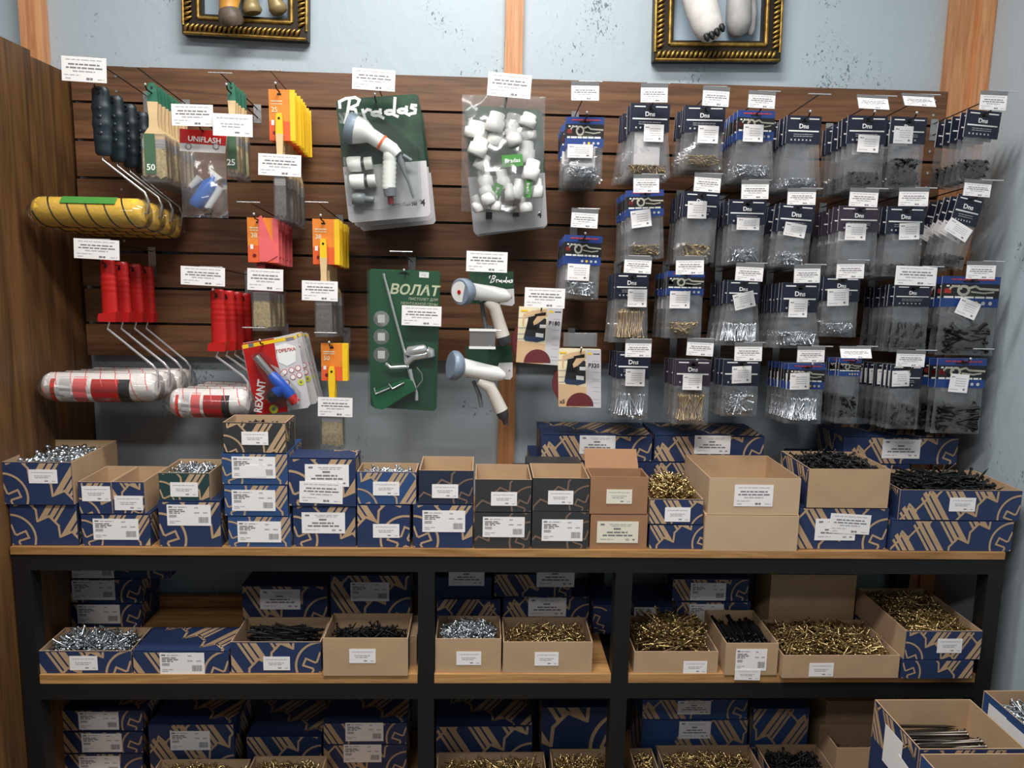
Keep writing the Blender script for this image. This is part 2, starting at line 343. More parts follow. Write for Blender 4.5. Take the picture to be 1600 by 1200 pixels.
# ---------------------------------------------------------------- stickers and paper labels
def words(mb, x0, x1, z, h, m, y=-.0006, dens=.8, seed=None):
    r = random.Random(seed if seed is not None else hash((round(x0, 4), round(z, 4))) & 0xffff)
    x = x0
    while x < x1-.01:
        l = min(r.uniform(.06, .18), x1-x)
        mb.rect(x, x+l, z, z+h, y, m); x += l+.022
def sticker_prints():
    D = {}
    p = MB()                                             # factory label with barcode
    p.rect(.04, .13, .86, .93, -.0006, 0); words(p, .16, .46, .87, .04, 1, seed=1)
    for i, (a, b) in enumerate([(.05, .36), (.05, .42), (.05, .30)]): words(p, a, b, .74-.08*i, .05, 0, seed=2+i)
    p.rect(.05, .22, .40, .52, -.0006, 1); words(p, .05, .3, .2, .03, 1, seed=9); words(p, .05, .2, .12, .03, 1, seed=10)
    words(p, .63, .72, .84, .05, 1, seed=4); words(p, .62, .74, .60, .05, 1, seed=5); words(p, .82, .93, .60, .05, 1, seed=6)
    r = random.Random(3); x = .72
    while x < .94: wd = r.choice((.006, .01, .014)); p.rect(x, x+wd, .14, .42, -.0006, 0); x += wd+r.choice((.006, .01))
    D['factory'] = p
    p = MB()                                             # centred text label
    p.rect(.08, .18, .82, .90, -.0006, 0); words(p, .3, .85, .85, .03, 1, seed=21); words(p, .35, .8, .78, .025, 1, seed=22)
    words(p, .40, .60, .62, .08, 0, seed=23); words(p, .24, .74, .46, .07, 0, seed=24); words(p, .14, .86, .32, .07, 0, seed=25)
    words(p, .08, .4, .16, .03, 1, seed=26); p.disc(.74, .16, .05, -.0006, 1, 12); p.disc(.89, .16, .035, -.0006, 0, 10)
    D['centred'] = p
    p = MB()                                             # small price sticker
    words(p, .1, .9, .78, .04, 1, seed=31); words(p, .2, .78, .52, .05, 1, seed=32); words(p, .22, .7, .40, .05, 1, seed=33); words(p, .55, .68, .14, .07, 0, seed=34); words(p, .8, .94, .14, .04, 1, seed=35)
    D['small'] = p
    p = MB()                                             # large price tag
    words(p, .1, .9, .86, .03, 1, seed=41); words(p, .15, .85, .66, .06, 0, seed=42); words(p, .1, .92, .52, .06, 0, seed=43); words(p, .25, .75, .39, .05, 1, seed=44)
    words(p, .06, .42, .24, .03, 1, seed=45); words(p, .08, .2, .10, .035, 1, seed=46); p.rect(.55, .62, .08, .17, -.0006, 0); p.rect(.635, .69, .08, .17, -.0006, 0); words(p, .8, .95, .1, .03, 1, seed=47)
    D['price'] = p
    p = MB()                                             # square bag sticker
    words(p, .08, .25, .80, .06, 0, seed=51)
    for i in range(4): words(p, .3, .85, .74-.13*i, .03, 1, seed=52+i)
    p.disc(.8, .18, .06, -.0006, 0, 8); words(p, .08, .5, .14, .03, 1, seed=58)
    D['square'] = p
    return {k: v.mesh('sticker_print', ['ink', 'ink_light']) for k, v in D.items()}
SPR = sticker_prints()
PAPER = MB().box(0, 1, -.0003, .0003, 0, 1).mesh('paper_label', ['paper'])
PAPER_C = MB().box(0, 1, -.0003, .0003, 0, 1).mesh('paper_label', ['paper_cream'])
def sticker(parent, kind, x0, x1, z0, z1, y, roll=0.0, cream=False, name='paper_label'):
    o = link(name, PAPER_C if cream else PAPER, parent, loc=(x0, y, z0), rot=(0, roll, 0), scale=(x1-x0, 1, z1-z0))
    if SPR.get(kind): link('sticker_print', SPR[kind], o)
    return o

# ---------------------------------------------------------------- screws
def screw_proto(L, r, head, hl, seg=5, hexh=False):
    vs = []; fs = []
    def ring(x, rr, n=seg): vs.extend([(x, rr*math.cos(2*math.pi*k/n), rr*math.sin(2*math.pi*k/n)) for k in range(n)])
    ring(0, head); ring(hl*.25 if not hexh else hl, head); ring(hl, r); ring(L*.82, r*.95); vs.append((L, 0, 0))
    for a in range(3): fs += [(a*seg+k, a*seg+(k+1) % seg, (a+1)*seg+(k+1) % seg, (a+1)*seg+k) for k in range(seg)]
    fs += [(3*seg+k, 3*seg+(k+1) % seg, 4*seg, 4*seg) for k in range(seg)]
    V = np.array(vs); V[:, 0] -= L/2
    quads = [f if len(set(f)) == 4 else f[:3] for f in fs] + [tuple(reversed(range(seg)))]
    return V, quads
SCREWS = {  # kind: (length, radius, head radius, head length, hex, material)
    'hex': (.042, .0028, .0072, .007, True, 'zinc'), 'zinc': (.034, .0020, .0042, .003, False, 'zinc'), 'zinc_long': (.062, .0022, .0046, .003, False, 'zinc'),
    'gold': (.044, .0018, .0042, .0035, False, 'gold'), 'gold_long': (.085, .0018, .0044, .004, False, 'gold'), 'gold_short': (.03, .0016, .0038, .003, False, 'gold'), 'black': (.040, .0020, .0042, .003, False, 'black_screw'),
    'black_long': (.11, .0028, .005, .004, False, 'black_screw'), 'nail': (.17, .0034, .0065, .003, False, 'nail_steel'), 'brass': (.034, .0019, .0042, .003, False, 'brass'),
    'brass_long': (.075, .0022, .0045, .003, False, 'tan_screw'), 'brass_small': (.02, .0016, .0034, .002, False, 'brass'), 'zinc_small': (.018, .0018, .0038, .003, False, 'zinc'), 'black_small': (.024, .0018, .0038, .003, False, 'black_screw'), 'zinc_blue': (.05, .0022, .0046, .003, False, 'zinc')}
def screws_mesh(kind, pos, yaw, pitch, name='screws'):
    L, r, h, hl, hx, mt = SCREWS[kind]; V, Fq = screw_proto(L, r, h, hl, 6 if hx else 5, hx)
    n = len(pos); cy, sy, cp, sp = np.cos(yaw), np.sin(yaw), np.cos(pitch), np.sin(pitch)
    R = np.empty((n, 3, 3))
    R[:, 0, 0] = cy*cp; R[:, 1, 0] = sy*cp; R[:, 2, 0] = sp
    R[:, 0, 1] = -sy; R[:, 1, 1] = cy; R[:, 2, 1] = 0
    R[:, 0, 2] = -cy*sp; R[:, 1, 2] = -sy*sp; R[:, 2, 2] = cp
    W = np.einsum('nij,vj->nvi', R, V)+pos[:, None, :]
    nv = len(V); faces = [tuple(i+k*nv for i in f) for k in range(n) for f in Fq]
    me = bpy.data.meshes.new(name); me.from_pydata(W.reshape(-1, 3).tolist(), [], faces)
    me.materials.append(MATS[mt]); me.polygons.foreach_set('use_smooth', [True]*len(faces)); me.update()
    return me
def heap(kind, label, loc, W, D, zfun_base, dome, n, align=None, spread=math.pi, pitch=.35):
    L, hr = SCREWS[kind][0], SCREWS[kind][2]
    yaw = RNG.uniform(-spread, spread, n)+(align or 0)
    if align is not None: yaw += np.where(RNG.random(n) < .5, 0, math.pi)
    pt = RNG.normal(0, pitch, n)
    hx = np.abs(np.cos(yaw))*L/2*np.cos(pt)+hr; hy = np.abs(np.sin(yaw))*L/2*np.cos(pt)+hr
    x = RNG.uniform(-1, 1, n)*np.maximum(W/2-hx, 0); y = D/2+RNG.uniform(-1, 1, n)*np.maximum(D/2-hy, 0)
    z = zfun_base+dome*(1-(2*x/W)**2)*(1-(2*y/D-1)**2)-RNG.random(n)*.022
    z = np.maximum(z, .004+np.abs(np.sin(pt))*L/2*.6)
    o = link('screw_heap', screws_mesh(kind, np.stack([x, y, z], 1), yaw, pt), loc=loc)
    return tag(o, label, 'screws', None, 'stuff')

# ---------------------------------------------------------------- cartons
def screw_art(mb, clip, u, flip, y, m=0, ox=0.0, oz=0.0, cross=True, only=None, bands=True):
    """line drawing of a coarse screw and of a cross-drive head, clipped to a face; u = size of one drawing unit"""
    x0, x1, z0, z1 = clip
    def P(a, b): return ((x0+(a+ox)*u) if not flip else (x1-(a+ox)*u), z0+(b+oz)*u)
    st = .05*u
    if only != 'thread':
        mb.stroke([P(-.02+.56*math.cos(t), .16+.56*math.sin(t)) for t in np.linspace(-.5, 2.2, 22)], st, y, m, clip)
        pts = []
        for k in range(4):
            a = k*math.pi/2+.38
            for dr, da in ((.13, -.62), (.34, -.26), (.34, .26), (.13, .62)): pts.append(P(.05+dr*math.cos(a+da), .13+dr*math.sin(a+da)))
        mb.stroke(pts+[pts[0]], .045*u, y, m, clip)
    if only == 'head': return
    d = (.53, .85)
    for i in range(-3, 9):
        T = (.60+.49*i, .57-.37*i)
        U = (T[0]-.02, T[1]+.27); V = (T[0]+.27, T[1]+.12); U2 = (T[0]+.47, T[1]-.10)
        mb.stroke([P(*U), P(*T), P(*V), P(*U2)], st, y, m, clip)
        def edge(q_):
            return (T[0]+.27*q_/.166, T[1]+.12*q_/.166) if q_ < .166 else (V[0]+.2*(q_-.166)/.287, V[1]-.22*(q_-.166)/.287)
        for a, b, Lg in (() if not bands else ((.0, .125, 1.05), (.165, .265, 1.02), (.305, .365, .98))):
            A, B = edge(a), edge(b)
            mb.cpoly([P(*A), P(*B), P(B[0]+d[0]*Lg, B[1]+d[1]*Lg), P(A[0]+d[0]*Lg, A[1]+d[1]*Lg)], y, m, clip)
        E = (T[0]+d[0]*1.02, T[1]+d[1]*1.02)
        mb.stroke([P(E[0]-.02, E[1]-.02), P(E[0]+.16, E[1]+.16), P(E[0]+.22, E[1]-.08), P(E[0]+.47, E[1]-.35)], st, y, m, clip)
T_ = .0028
STY = {  # front, side, back, inside, print material
    'navy': ('navy', 'navy', 'navy', 'kraft', 'print_kraft'), 'bright': ('navy_bright', 'navy_bright', 'navy_bright', 'kraft', 'print_kraft'), 'navy_kside': ('navy', 'kraft', 'navy', 'kraft', 'print_kraft'),
    'charcoal': ('charcoal', 'charcoal', 'charcoal', 'kraft', 'print_brown'), 'charcoal_k': ('charcoal', 'charcoal', 'charcoal', 'kraft', 'print_kraft'), 'dnavy': ('dark_navy', 'dark_navy', 'dark_navy', 'kraft', 'print_brown'), 'green': ('dark_green', 'kraft', 'dark_green', 'kraft', 'print_kraft'),
    'brown': ('kraft_brown', 'kraft_brown', 'kraft_brown', 'kraft_brown', None), 'cream': ('kraft_light', 'kraft_light', 'kraft_light', 'kraft', None), 'kraft_front': ('kraft', 'navy', 'navy', 'kraft', 'print_kraft'), 'kraft': ('kraft', 'kraft', 'kraft', 'kraft', None)}
def carton(label, px0, px1, pt, Z0, style='navy', op=False, back=None, depth=.15, Yf=None, H=None, art=None, stick=(), fill=None, group=None, rz=0.0, topart=False, name=None, artu=None, oz=0.0, ox=0.0, xs=None, Hp=None):
    """a carton whose front face spans the pixel columns px0..px1 and rises to pixel row pt, standing at height Z0"""
    Yf = (-.398 if Yf is None else Yf)+random.uniform(-.004, .003)
    pm_ = pt+20
    if xs: X0, X1 = xs
    else: X0, X1 = at(px0, pm_, Yf).x, at(px1, pm_, Yf).x
    if H is None: H = at((px0+px1)/2, pt, Yf).z-Z0
    if back: depth = max(.06, atZ(back[0], back[1], Z0+H).y-Yf)
    W = X1-X0-.0015; t = T_
    fr, sd, bk, ins, pr = STY[style]
    r = thing(name or ('open_carton' if op else 'carton'), label, 'box', ((X0+X1)/2, Yf, Z0+.0003), (0, 0, rz), group)
    D = depth; hs = .0 if not op else .0
    fp = ob('front_panel', MB().box(-W/2, W/2, 0, t, 0, H-(.0006 if op else .0022), 1, front=0), [fr, ins if op else fr], r)
    ob('back_panel', MB().box(-W/2, W/2, D-t, D, 0, H-.0006, 1), [bk, ins if op else bk], r)
    for s in (-1, 1):
        m_ = MB(); xo, xi = s*W/2, s*(W/2-t)
        a, b = min(xo, xi), max(xo, xi)
        vs = [(a, t, 0), (b, t, 0), (b, D-t, 0), (a, D-t, 0), (a, t, H-.0006), (b, t, H-.0006), (b, D-t, H-.0006), (a, D-t, H-.0006)]
        m_.add(vs, [(0, 3, 2, 1), (4, 5, 6, 7), (0, 1, 5, 4), (2, 3, 7, 6)], 1)
        m_.add(vs, [(0, 4, 7, 3)], 0 if s < 0 else 1); m_.add(vs, [(1, 2, 6, 5)], 0 if s > 0 else 1)
        sp_ = ob('side_panel', m_, [sd, ins if op else sd], r)
        if pr and art and sd not in ('kraft',):
            q = MB(); screw_art(q, (0.004, D-.004, 0.003, H-.003), .1, s > 0, 0, 0, ox=-.5, only='thread')
            if q.f:
                for i, (x, y, z) in enumerate(q.v): q.v[i] = (s*(W/2+.0004), x, z)
                ob('box_print', q, [pr], sp_)
    ob('bottom_panel', MB().box(-W/2+t, W/2-t, t, D-t, 0, t), [ins], r)
    if not op:
        lid = ob('lid', MB().box(-W/2+.0004, W/2-.0004, .0030, D-.0004, H-.0009, H+.0002), [fr], r)
        if topart and pr:
            q = MB(); screw_art(q, (-W/2+.002, W/2-.002, 0.001, D-.004), .12, False, 0, 0, ox=-.3, oz=.35, only='thread')
            for i, (x, y, z) in enumerate(q.v): q.v[i] = (x, z, H+.0006)
            ob('box_print', q, [pr], lid)
    if art and pr and fr not in ('kraft',):
        q = MB(); u = artu or max(H, .085)
        screw_art(q, (-W/2+.001, W/2-.001, .001, H-.0030), u, art == 'B', -.0004, 0, oz=oz, ox=ox, bands=pr != 'print_brown')
        ob('box_print', q, [pr], fp)
    for sk in stick:
        kind, a, b, c, d = sk[:5]; roll = sk[5] if len(sk) > 5 else 0
        p0 = at(a, d, Yf); p1 = at(b, c, Yf); yy = -.0010 if len(sk) < 7 else sk[6]
        sticker(r, kind, p0.x-(X0+X1)/2, p1.x-(X0+X1)/2, p0.z-Z0, p1.z-Z0, yy, roll, cream=(style in ('brown',)))
    if fill:
        kind, lb, lev, dome, n = fill[:5]; kw = fill[5] if len(fill) > 5 else {}
        heap(kind, lb, ((X0+X1)/2, Yf+.004, Z0+.001), W-.009, D-.009, lev*H, dome, n, **kw)
    return X0, X1, Z0+H, D
F_, C_, S_, P_ = 'factory', 'centred', 'small', 'price'
Z1 = ZW
def top(b): return b[2]
# --- on the worktop, from the partition towards the corner post
b = carton('closed navy carton under the open box of hex screws beside the partition', 15, 121, 787, ZW, art='A', depth=.26)
carton('open navy carton of silver hex screws with kraft sides beside the partition', 2, 113, 722, b[2], 'navy_kside', True, back=(120, 687), Yf=-.408, art='A', stick=[(S_, 46, 89, 734, 755)], fill=('hex', 'heap of silver hex-head screws in the carton beside the partition', .80, .012, 330))
b = carton('closed navy carton with factory label under two empty narrow cartons', 127, 235, 803, ZW, art='A', depth=.2, stick=[(F_, 147, 216, 811, 843)])
carton('empty open narrow navy carton with label high on its front', 122, 174.5, 753, b[2], 'navy_kside', True, back=(200, 728), art='A', oz=-.3, stick=[(S_, 129, 172, 760, 783)])
carton('empty open narrow navy carton with label low on its front', 175, 226, 753, b[2], 'navy_kside', True, back=(200, 728), art='B', oz=-.25, stick=[(S_, 180, 223, 775, 797)])
b = carton('closed navy carton under the open green carton', 247, 345, 783, ZW, art='A', depth=.2, stick=[(F_, 262, 329, 789, 821)])
carton('open dark green carton of small silver screws', 248, 328, 739, b[2], 'green', True, back=(305, 717), art='A', oz=-.2, stick=[(S_, 267, 309, 754, 776)], fill=('zinc', 'heap of small silver screws in the dark green carton', .80, .010, 300))
b = carton('bright blue carton with factory label, lowest of the four-high stack', 356, 455, 806, ZW, 'bright', art='A', stick=[(F_, 372, 439, 815, 847)])
b = carton('bright blue carton with factory label, second in the four-high stack', 350, 450, 757, b[2], 'bright', art='A', stick=[(F_, 363, 430, 766, 798)])
b = carton('bright blue carton with torn label, third in the four-high stack', 346, 450, 708, b[2], 'bright', art='A', stick=[(F_, 363, 430, 714, 747), (None, 376, 416, 728, 747, -.06, -.0016)])
carton('open charcoal carton on top of the four-high blue stack', 348, 447, 660, b[2], 'charcoal_k', True, back=(405, 648), art='A', oz=-.25, stick=[(S_, 378, 419, 675, 695)], fill=('black', 'black screws in the open charcoal carton on the blue stack', .72, .006, 160))
b = carton('closed navy carton with printed label, lower of the two beside the blue stack', 457.5, 556, 790, ZW, art='A', stick=[(C_, 472, 539, 801, 833)], depth=.16)
carton('closed navy carton with label and price tag overlapping on its front', 450, 556, 716, b[2], art='A', back=(510, 703), topart=True, stick=[(C_, 477, 545, 726, 760), (P_, 468, 535, 752, 785, .03, -.0018)])
b = carton('navy carton with bulging flap end under the open blue carton of silver screws', 557.5, 641, 788, ZW, art='B', ox=.1, stick=[(S_, 583, 624, 819, 840)], depth=.14)
carton('open bright blue carton of silver screws with kraft screw drawing', 557.5, 651, 737, b[2], 'bright', True, back=(600, 723), art='A', oz=-.3, stick=[(S_, 583, 624, 753, 774)], fill=('zinc', 'silver screws in the open bright blue carton', .82, .006, 240))
b = carton('closed navy carton with factory label under the open dark navy carton', 645, 739.5, 788, ZW, art='A', stick=[(F_, 660, 727, 798, 831)])
carton('empty open dark navy carton beside the open bright blue carton', 654, 740, 735, b[2], 'dnavy', True, back=(700, 713), art='B', stick=[(S_, 675, 716, 757, 778)])
b = carton('closed charcoal carton with torn-corner factory label', 741, 830, 800, ZW, 'charcoal', art='B', stick=[(F_, 754, 820, 808, 839)])
carton('empty open charcoal carton next to the dark navy one', 742, 831, 749, b[2], 'charcoal', True, back=(786, 725), art='B', stick=[(S_, 767, 808, 769, 790)])
b = carton('closed charcoal carton with factory label beside the brown cartons', 831, 921, 799, ZW, 'charcoal', art='B', stick=[(F_, 846, 911, 812, 845)])
carton('empty open charcoal carton beside the open brown carton', 832, 921.5, 747, b[2], 'charcoal', True, back=(876, 724), art='B', stick=[(S_, 856, 896, 767, 788)])
b = carton('closed brown carton with cream printed label', 922, 1012, 803, ZW, 'brown', stick=[(C_, 932, 998, 815, 848)], depth=.14)
b2 = carton('empty open brown carton with small price sticker', 922, 1013, 745, b[2], 'brown', True, back=(965, 731), stick=[(S_, 947, 988, 765, 787)])
# rear flap of the open brown carton
rf = [o for o in bpy.data.objects if o.get('label') == 'empty open brown carton with small price sticker'][0]
fl = ob('rear_flap', MB().box(-.071, .062, 0, .003, 0, .06), ['kraft_brown'], rf, loc=(0, b2[3]+.0015, b2[2]-b[2]-.006), rot=(-.75, 0, 0))
b = carton('small closed navy carton under the overflowing box of gold screws', 1014, 1099, 819, ZW, art='B', ox=-.25, depth=.17)
carton('small open navy carton overflowing with gold screws', 1014, 1099, 780, b[2], 'navy_kside', True, back=(1050, 752), art='B', oz=-.4, ox=-.2, stick=[(S_, 1038, 1079, 793, 815)], fill=('gold', 'heap of gold screws overflowing the small navy carton', .92, .042, 330))
b = carton('closed plain cream carton under the large open cream carton', 1101, 1248, 805, ZW, 'cream', depth=.25, Yf=-.406)
carton('large empty open cream carton with price tag on its front', 1107, 1251, 747, b[2], 'cream', True, back=(1140, 711), Yf=-.406, stick=[(P_, 1146, 1209, 758, 791)])
b = carton('closed navy carton with a loose price slip over its label', 1247.5, 1388, 793, ZW, art='B', depth=.22, stick=[(C_, 1272, 1338, 811, 844), (P_, 1294, 1360, 802, 832, .05, -.0018)], Yf=-.394)
carton('open carton of black screws with plain kraft front on the navy carton', 1263, 1391, 733, b[2], 'kraft_front', True, back=(1280, 705), Yf=-.394, art='A', fill=('black', 'heap of black screws in the carton with plain kraft front', .88, .022, 420))
b = carton('wide closed navy carton at the corner end of the worktop', 1392, 1583, 813, ZW, art='B', depth=.24, Yf=-.402, artu=.1)
carton('wide open navy carton of long black screws at the corner end', 1405, 1596, 766, b[2], 'navy', True, back=(1455, 734), Yf=-.402, art='B', artu=.1, oz=-.1, stick=[(S_, 1482, 1525, 778, 799)], fill=('black_long', 'heap of long black screws in the wide carton at the corner end', .80, .025, 210, dict(align=.2, spread=.9, pitch=.2)))
# rear row on the worktop
YB = -.15
for lb, a, c, pt, st, k in [('navy carton with printed label in the rear row behind the brown cartons', 845, 1019, 680, [(C_, 905, 962, 681, 709)], 'B'), ('navy carton with printed label in the rear row behind the large cream carton', 1022, 1194, 681, [(C_, 1084, 1142, 681, 709)], 'B'), ('navy carton with printed label in the rear row behind the black screw cartons', 1317, 1497, 683, [(C_, 1377, 1439, 687, 716)], 'B')]:
    b = carton(lb.replace('with printed label', 'without label, lowest').replace('in the rear row', 'of the rear stack'), a+6, c+4, 0, ZW, Yf=YB, H=.077, art='B', depth=.17)
    b = carton(lb.replace('with printed label', 'without label, middle').replace('in the rear row', 'of the rear stack'), a+2, c-3, 0, b[2], Yf=YB, H=.077, art='B', depth=.17)
    carton(lb, a, c, pt, b[2], Yf=YB, art='B', artu=.1, stick=st, depth=.17, topart=True)
b = carton('closed charcoal carton standing behind the open charcoal cartons', 818, 908, 0, ZW, 'charcoal', Yf=-.235, H=.15, depth=.07)
carton('flat closed charcoal carton peeking over the open charcoal cartons', 822, 908, 724, b[2], 'charcoal', Yf=-.235, depth=.07, topart=True)
# --- middle shelf
carton('low open navy carton of silver screws on the middle shelf', 61, 206, 1017, ZM, 'navy', True, back=(165, 980), art='B', artu=.11, oz=-.2, stick=[(S_, 110, 152, 1025, 1047)], fill=('zinc_long', 'heap of silver screws in the low carton on the middle shelf', .86, .012, 420))
carton('low closed navy carton with factory label and patterned lid on the middle shelf', 207.5, 358, 1018, ZM, back=(285, 980), art='B', artu=.11, oz=-.2, topart=True, stick=[(F_, 251, 319, 1020, 1053)])
carton('open navy carton of long black screws on the middle shelf', 360, 502, 1003, ZM, 'navy', True, back=(440, 964), art='B', artu=.11, stick=[(S_, 412, 453, 1026, 1047)], fill=('black_long', 'long black screws in the open navy carton on the middle shelf', .72, .012, 150, dict(align=0, spread=.25, pitch=.1)))
carton('open carton with kraft front and few black screws on the middle shelf', 504, 638, 997, ZM, 'kraft_front', True, back=(582, 958), Yf=-.408, stick=[(S_, 546, 587, 1014, 1036)], fill=('black', 'black screws in the kraft-front carton on the middle shelf', .66, .012, 260))
carton('narrow plain kraft carton squeezed against the shelf post', 639.5, 651.5, 996, ZM, 'kraft', Yf=-.36, depth=.12)
carton('open kraft carton of silver screws in the narrow shelf bay', 679.5, 783.5, 998, ZM, 'kraft', True, back=(725, 962), Yf=-.394, stick=[(S_, 713, 752, 1018, 1039)], fill=('zinc', 'heap of silver screws in the kraft carton in the narrow bay', .84, .020, 420))
carton('open kraft carton of small gold screws in the narrow shelf bay', 785.5, 926, 1003, ZM, 'kraft', True, back=(850, 964), stick=[(S_, 835, 873, 1019, 1040)], fill=('gold_short', 'small gold screws in the kraft carton in the narrow bay', .82, .010, 420))
carton('low open kraft carton heaped with long gold screws beside the shelf post', 990, 1122, 1018, ZM, 'kraft', True, depth=.2, stick=[(S_, 1067, 1105, 1033, 1052)], fill=('gold_long', 'heap of long gold screws beside the shelf post', .95, .035, 330))
carton('narrow open kraft carton packed with long black screws', 1133, 1216, 1005, ZM, 'kraft', True, back=(1138, 953), Yf=-.41, stick=[(F_, 1148, 1199, 1014, 1048), (S_, 1147, 1188, 1045, 1062, .02, -.0016)], fill=('black_long', 'long black screws packed in the narrow kraft carton', .86, .0, 130, dict(align=math.pi/2, spread=.08, pitch=.06)))
carton('wide open kraft carton of gold screws beside the narrow black-screw carton', 1222, 1405, 1024, ZM, 'kraft', True, back=(1270, 968), Yf=-.425, stick=[(S_, 1263, 1303, 1036, 1057)], fill=('gold', 'heap of gold screws in the wide kraft carton', .95, .020, 620))
b = carton('closed navy carton under the open navy carton of gold screws, middle shelf', 1408, 1520, 1031, ZM, art='A', Yf=-.425, depth=.3)
carton('open navy carton of gold screws with kraft sides at the end of the middle shelf', 1414, 1534, 986, b[2], 'navy_kside', True, back=(1400, 919), Yf=-.425, art='A', oz=-.2, stick=[(S_, 1463, 1504, 998, 1020)], fill=('gold', 'heap of gold screws in the navy carton at the shelf end', .86, .018, 560))
YM = -.15
z = ZM
for pt, st, lb in [(943, (F_, 122, 187, 945, 974), 'lowest'), (904, (F_, 114, 179, 907, 937), 'middle'), (None, (F_, 113, 177, 876, 903), 'topmost')]:
    b = carton('navy carton with factory label, %s in rear middle-shelf stack beside the partition' % lb, 80, 222, pt or 0, z, Yf=YM, H=None if pt else .068, art='B', artu=.1, stick=[st], depth=.118); z = b[2]
carton('tall navy carton with printed label behind the long black screws, middle shelf', 378, 512, 915, ZM, Yf=YM, art='B', artu=.115, depth=.118, stick=[(C_, 407, 469, 921, 952)])
carton('tall navy carton with factory label in the rear of the middle shelf', 516, 642, 898, ZM, Yf=YM, art='B', artu=.115, depth=.118, stick=[(F_, 548, 608, 910, 939)])
b = carton('navy carton with bold screw drawing behind the silver screws in the narrow bay', 682, 782, 935, ZM, Yf=YM, art='A', depth=.12, ox=-.6)
carton('navy carton with printed label, on the bold-drawing carton in the narrow bay', 684, 784, 0, b[2], Yf=YM, H=.062, depth=.12, stick=[(C_, 701, 757, 888, 915)])
b = carton('navy carton with printed label, lower one behind the small gold screws', 786, 921, 931, ZM, Yf=YM, art='B', depth=.12, stick=[(C_, 825, 885, 934, 963)])
carton('navy carton with printed label, upper one behind the small gold screws', 788, 924, 0, b[2], Yf=YM, H=.066, art='B', depth=.12, stick=[(C_, 838, 898, 886, 917)])
b = carton('small navy carton beside the second shelf post, lower', 926, 965, 982, ZM, Yf=-.19, art='B', ox=.7, depth=.12)
carton('small navy carton beside the second shelf post, upper', 926, 965, 944, b[2], Yf=-.19, art='B', ox=.7, depth=.12)
b = carton('closed navy carton with factory label behind the long gold screws', 990, 1052, 947, ZM, Yf=-.19, art='B', depth=.14, stick=[(F_, 990, 1026, 949, 977)])
b = carton('navy carton with factory label behind the narrow kraft carton, lower', 1056, 1172, 940, ZM, Yf=-.19, art='B', depth=.118, stick=[(F_, 1076, 1131, 944, 973)])
carton('navy carton with factory label behind the narrow kraft carton, upper', 1050, 1170, 904, b[2], Yf=-.19, art='B', depth=.118, stick=[(F_, 1078, 1135, 911, 938)])
carton('tall plain kraft carton standing behind the wide box of gold screws', 1204, 1338, 897, ZM, 'kraft', Yf=-.185, depth=.11)
# --- bottom shelf
z = ZL
for pt, st, lb in [(1177, (F_, 125, 187, 1181, 1210), 'lowest'), (1143, (F_, 129, 190, 1146, 1175), 'middle'), (1109, (F_, 124, 185, 1112, 1140), 'topmost')]:
    b = carton('navy carton with factory label, %s of the bottom shelf stack beside the partition' % lb, 88, 224, pt, z, Yf=-.24, art='B', artu=.1, stick=[st], depth=.16, topart=(pt == 1109)); z = b[2]
carton('navy carton with factory label and patterned lid on the bottom shelf', 232, 366, 1131, ZL, Yf=-.24, art='B', artu=.11, topart=True, stick=[(F_, 267, 328, 1142, 1172)], depth=.16)
z = ZL
for pt, st, lb in [(1163, (F_, 537, 596, 1163, 1191), 'lower'), (1129, (F_, 540, 599, 1129, 1158), 'upper')]:
    b = carton('navy carton with factory label, %s of the pair near the shelf post, bottom shelf' % lb, 505, 636, pt, z, Yf=-.22, art='B', artu=.1, stick=[st], depth=.16, topart=(pt == 1129)); z = b[2]
b = carton('patterned navy carton behind the gold screws, bottom shelf', 385, 503, 1150, ZL, Yf=-.2, art='B', topart=True, depth=.18)
b = carton('navy carton with large drawing behind gold screws in the narrow bottom bay', 681, 832, 1134, ZL, Yf=-.22, art='B', artu=.13, topart=True, depth=.16)
carton('tall navy carton with bold screw threads in the narrow bottom bay', 846, 952, 1104, ZL, Yf=-.21, art='B', artu=.2, oz=.2, ox=-.3, depth=.16)
z = ZL
for pt, st, lb in [(1124, (C_, 1060, 1111, 1127, 1154), 'lower'), (1092, (C_, 1058, 1111, 1095, 1116), 'upper')]:
    b = carton('bright blue carton with printed label, %s of the bottom bay pair' % lb, 1003, 1168, pt, z, 'bright', Yf=-.22, art='B', artu=.1, stick=[st], depth=.16); z = b[2]
carton('bright blue carton with head drawing behind black screws, bottom shelf', 1176, 1264, 1106, ZL, 'bright', Yf=-.22, art='A', artu=.11, depth=.16)
carton('tall kraft carton behind the gold screws near the shelf end, bottom shelf', 1290, 1400, 1094, ZL, 'kraft', Yf=-.2, depth=.16)
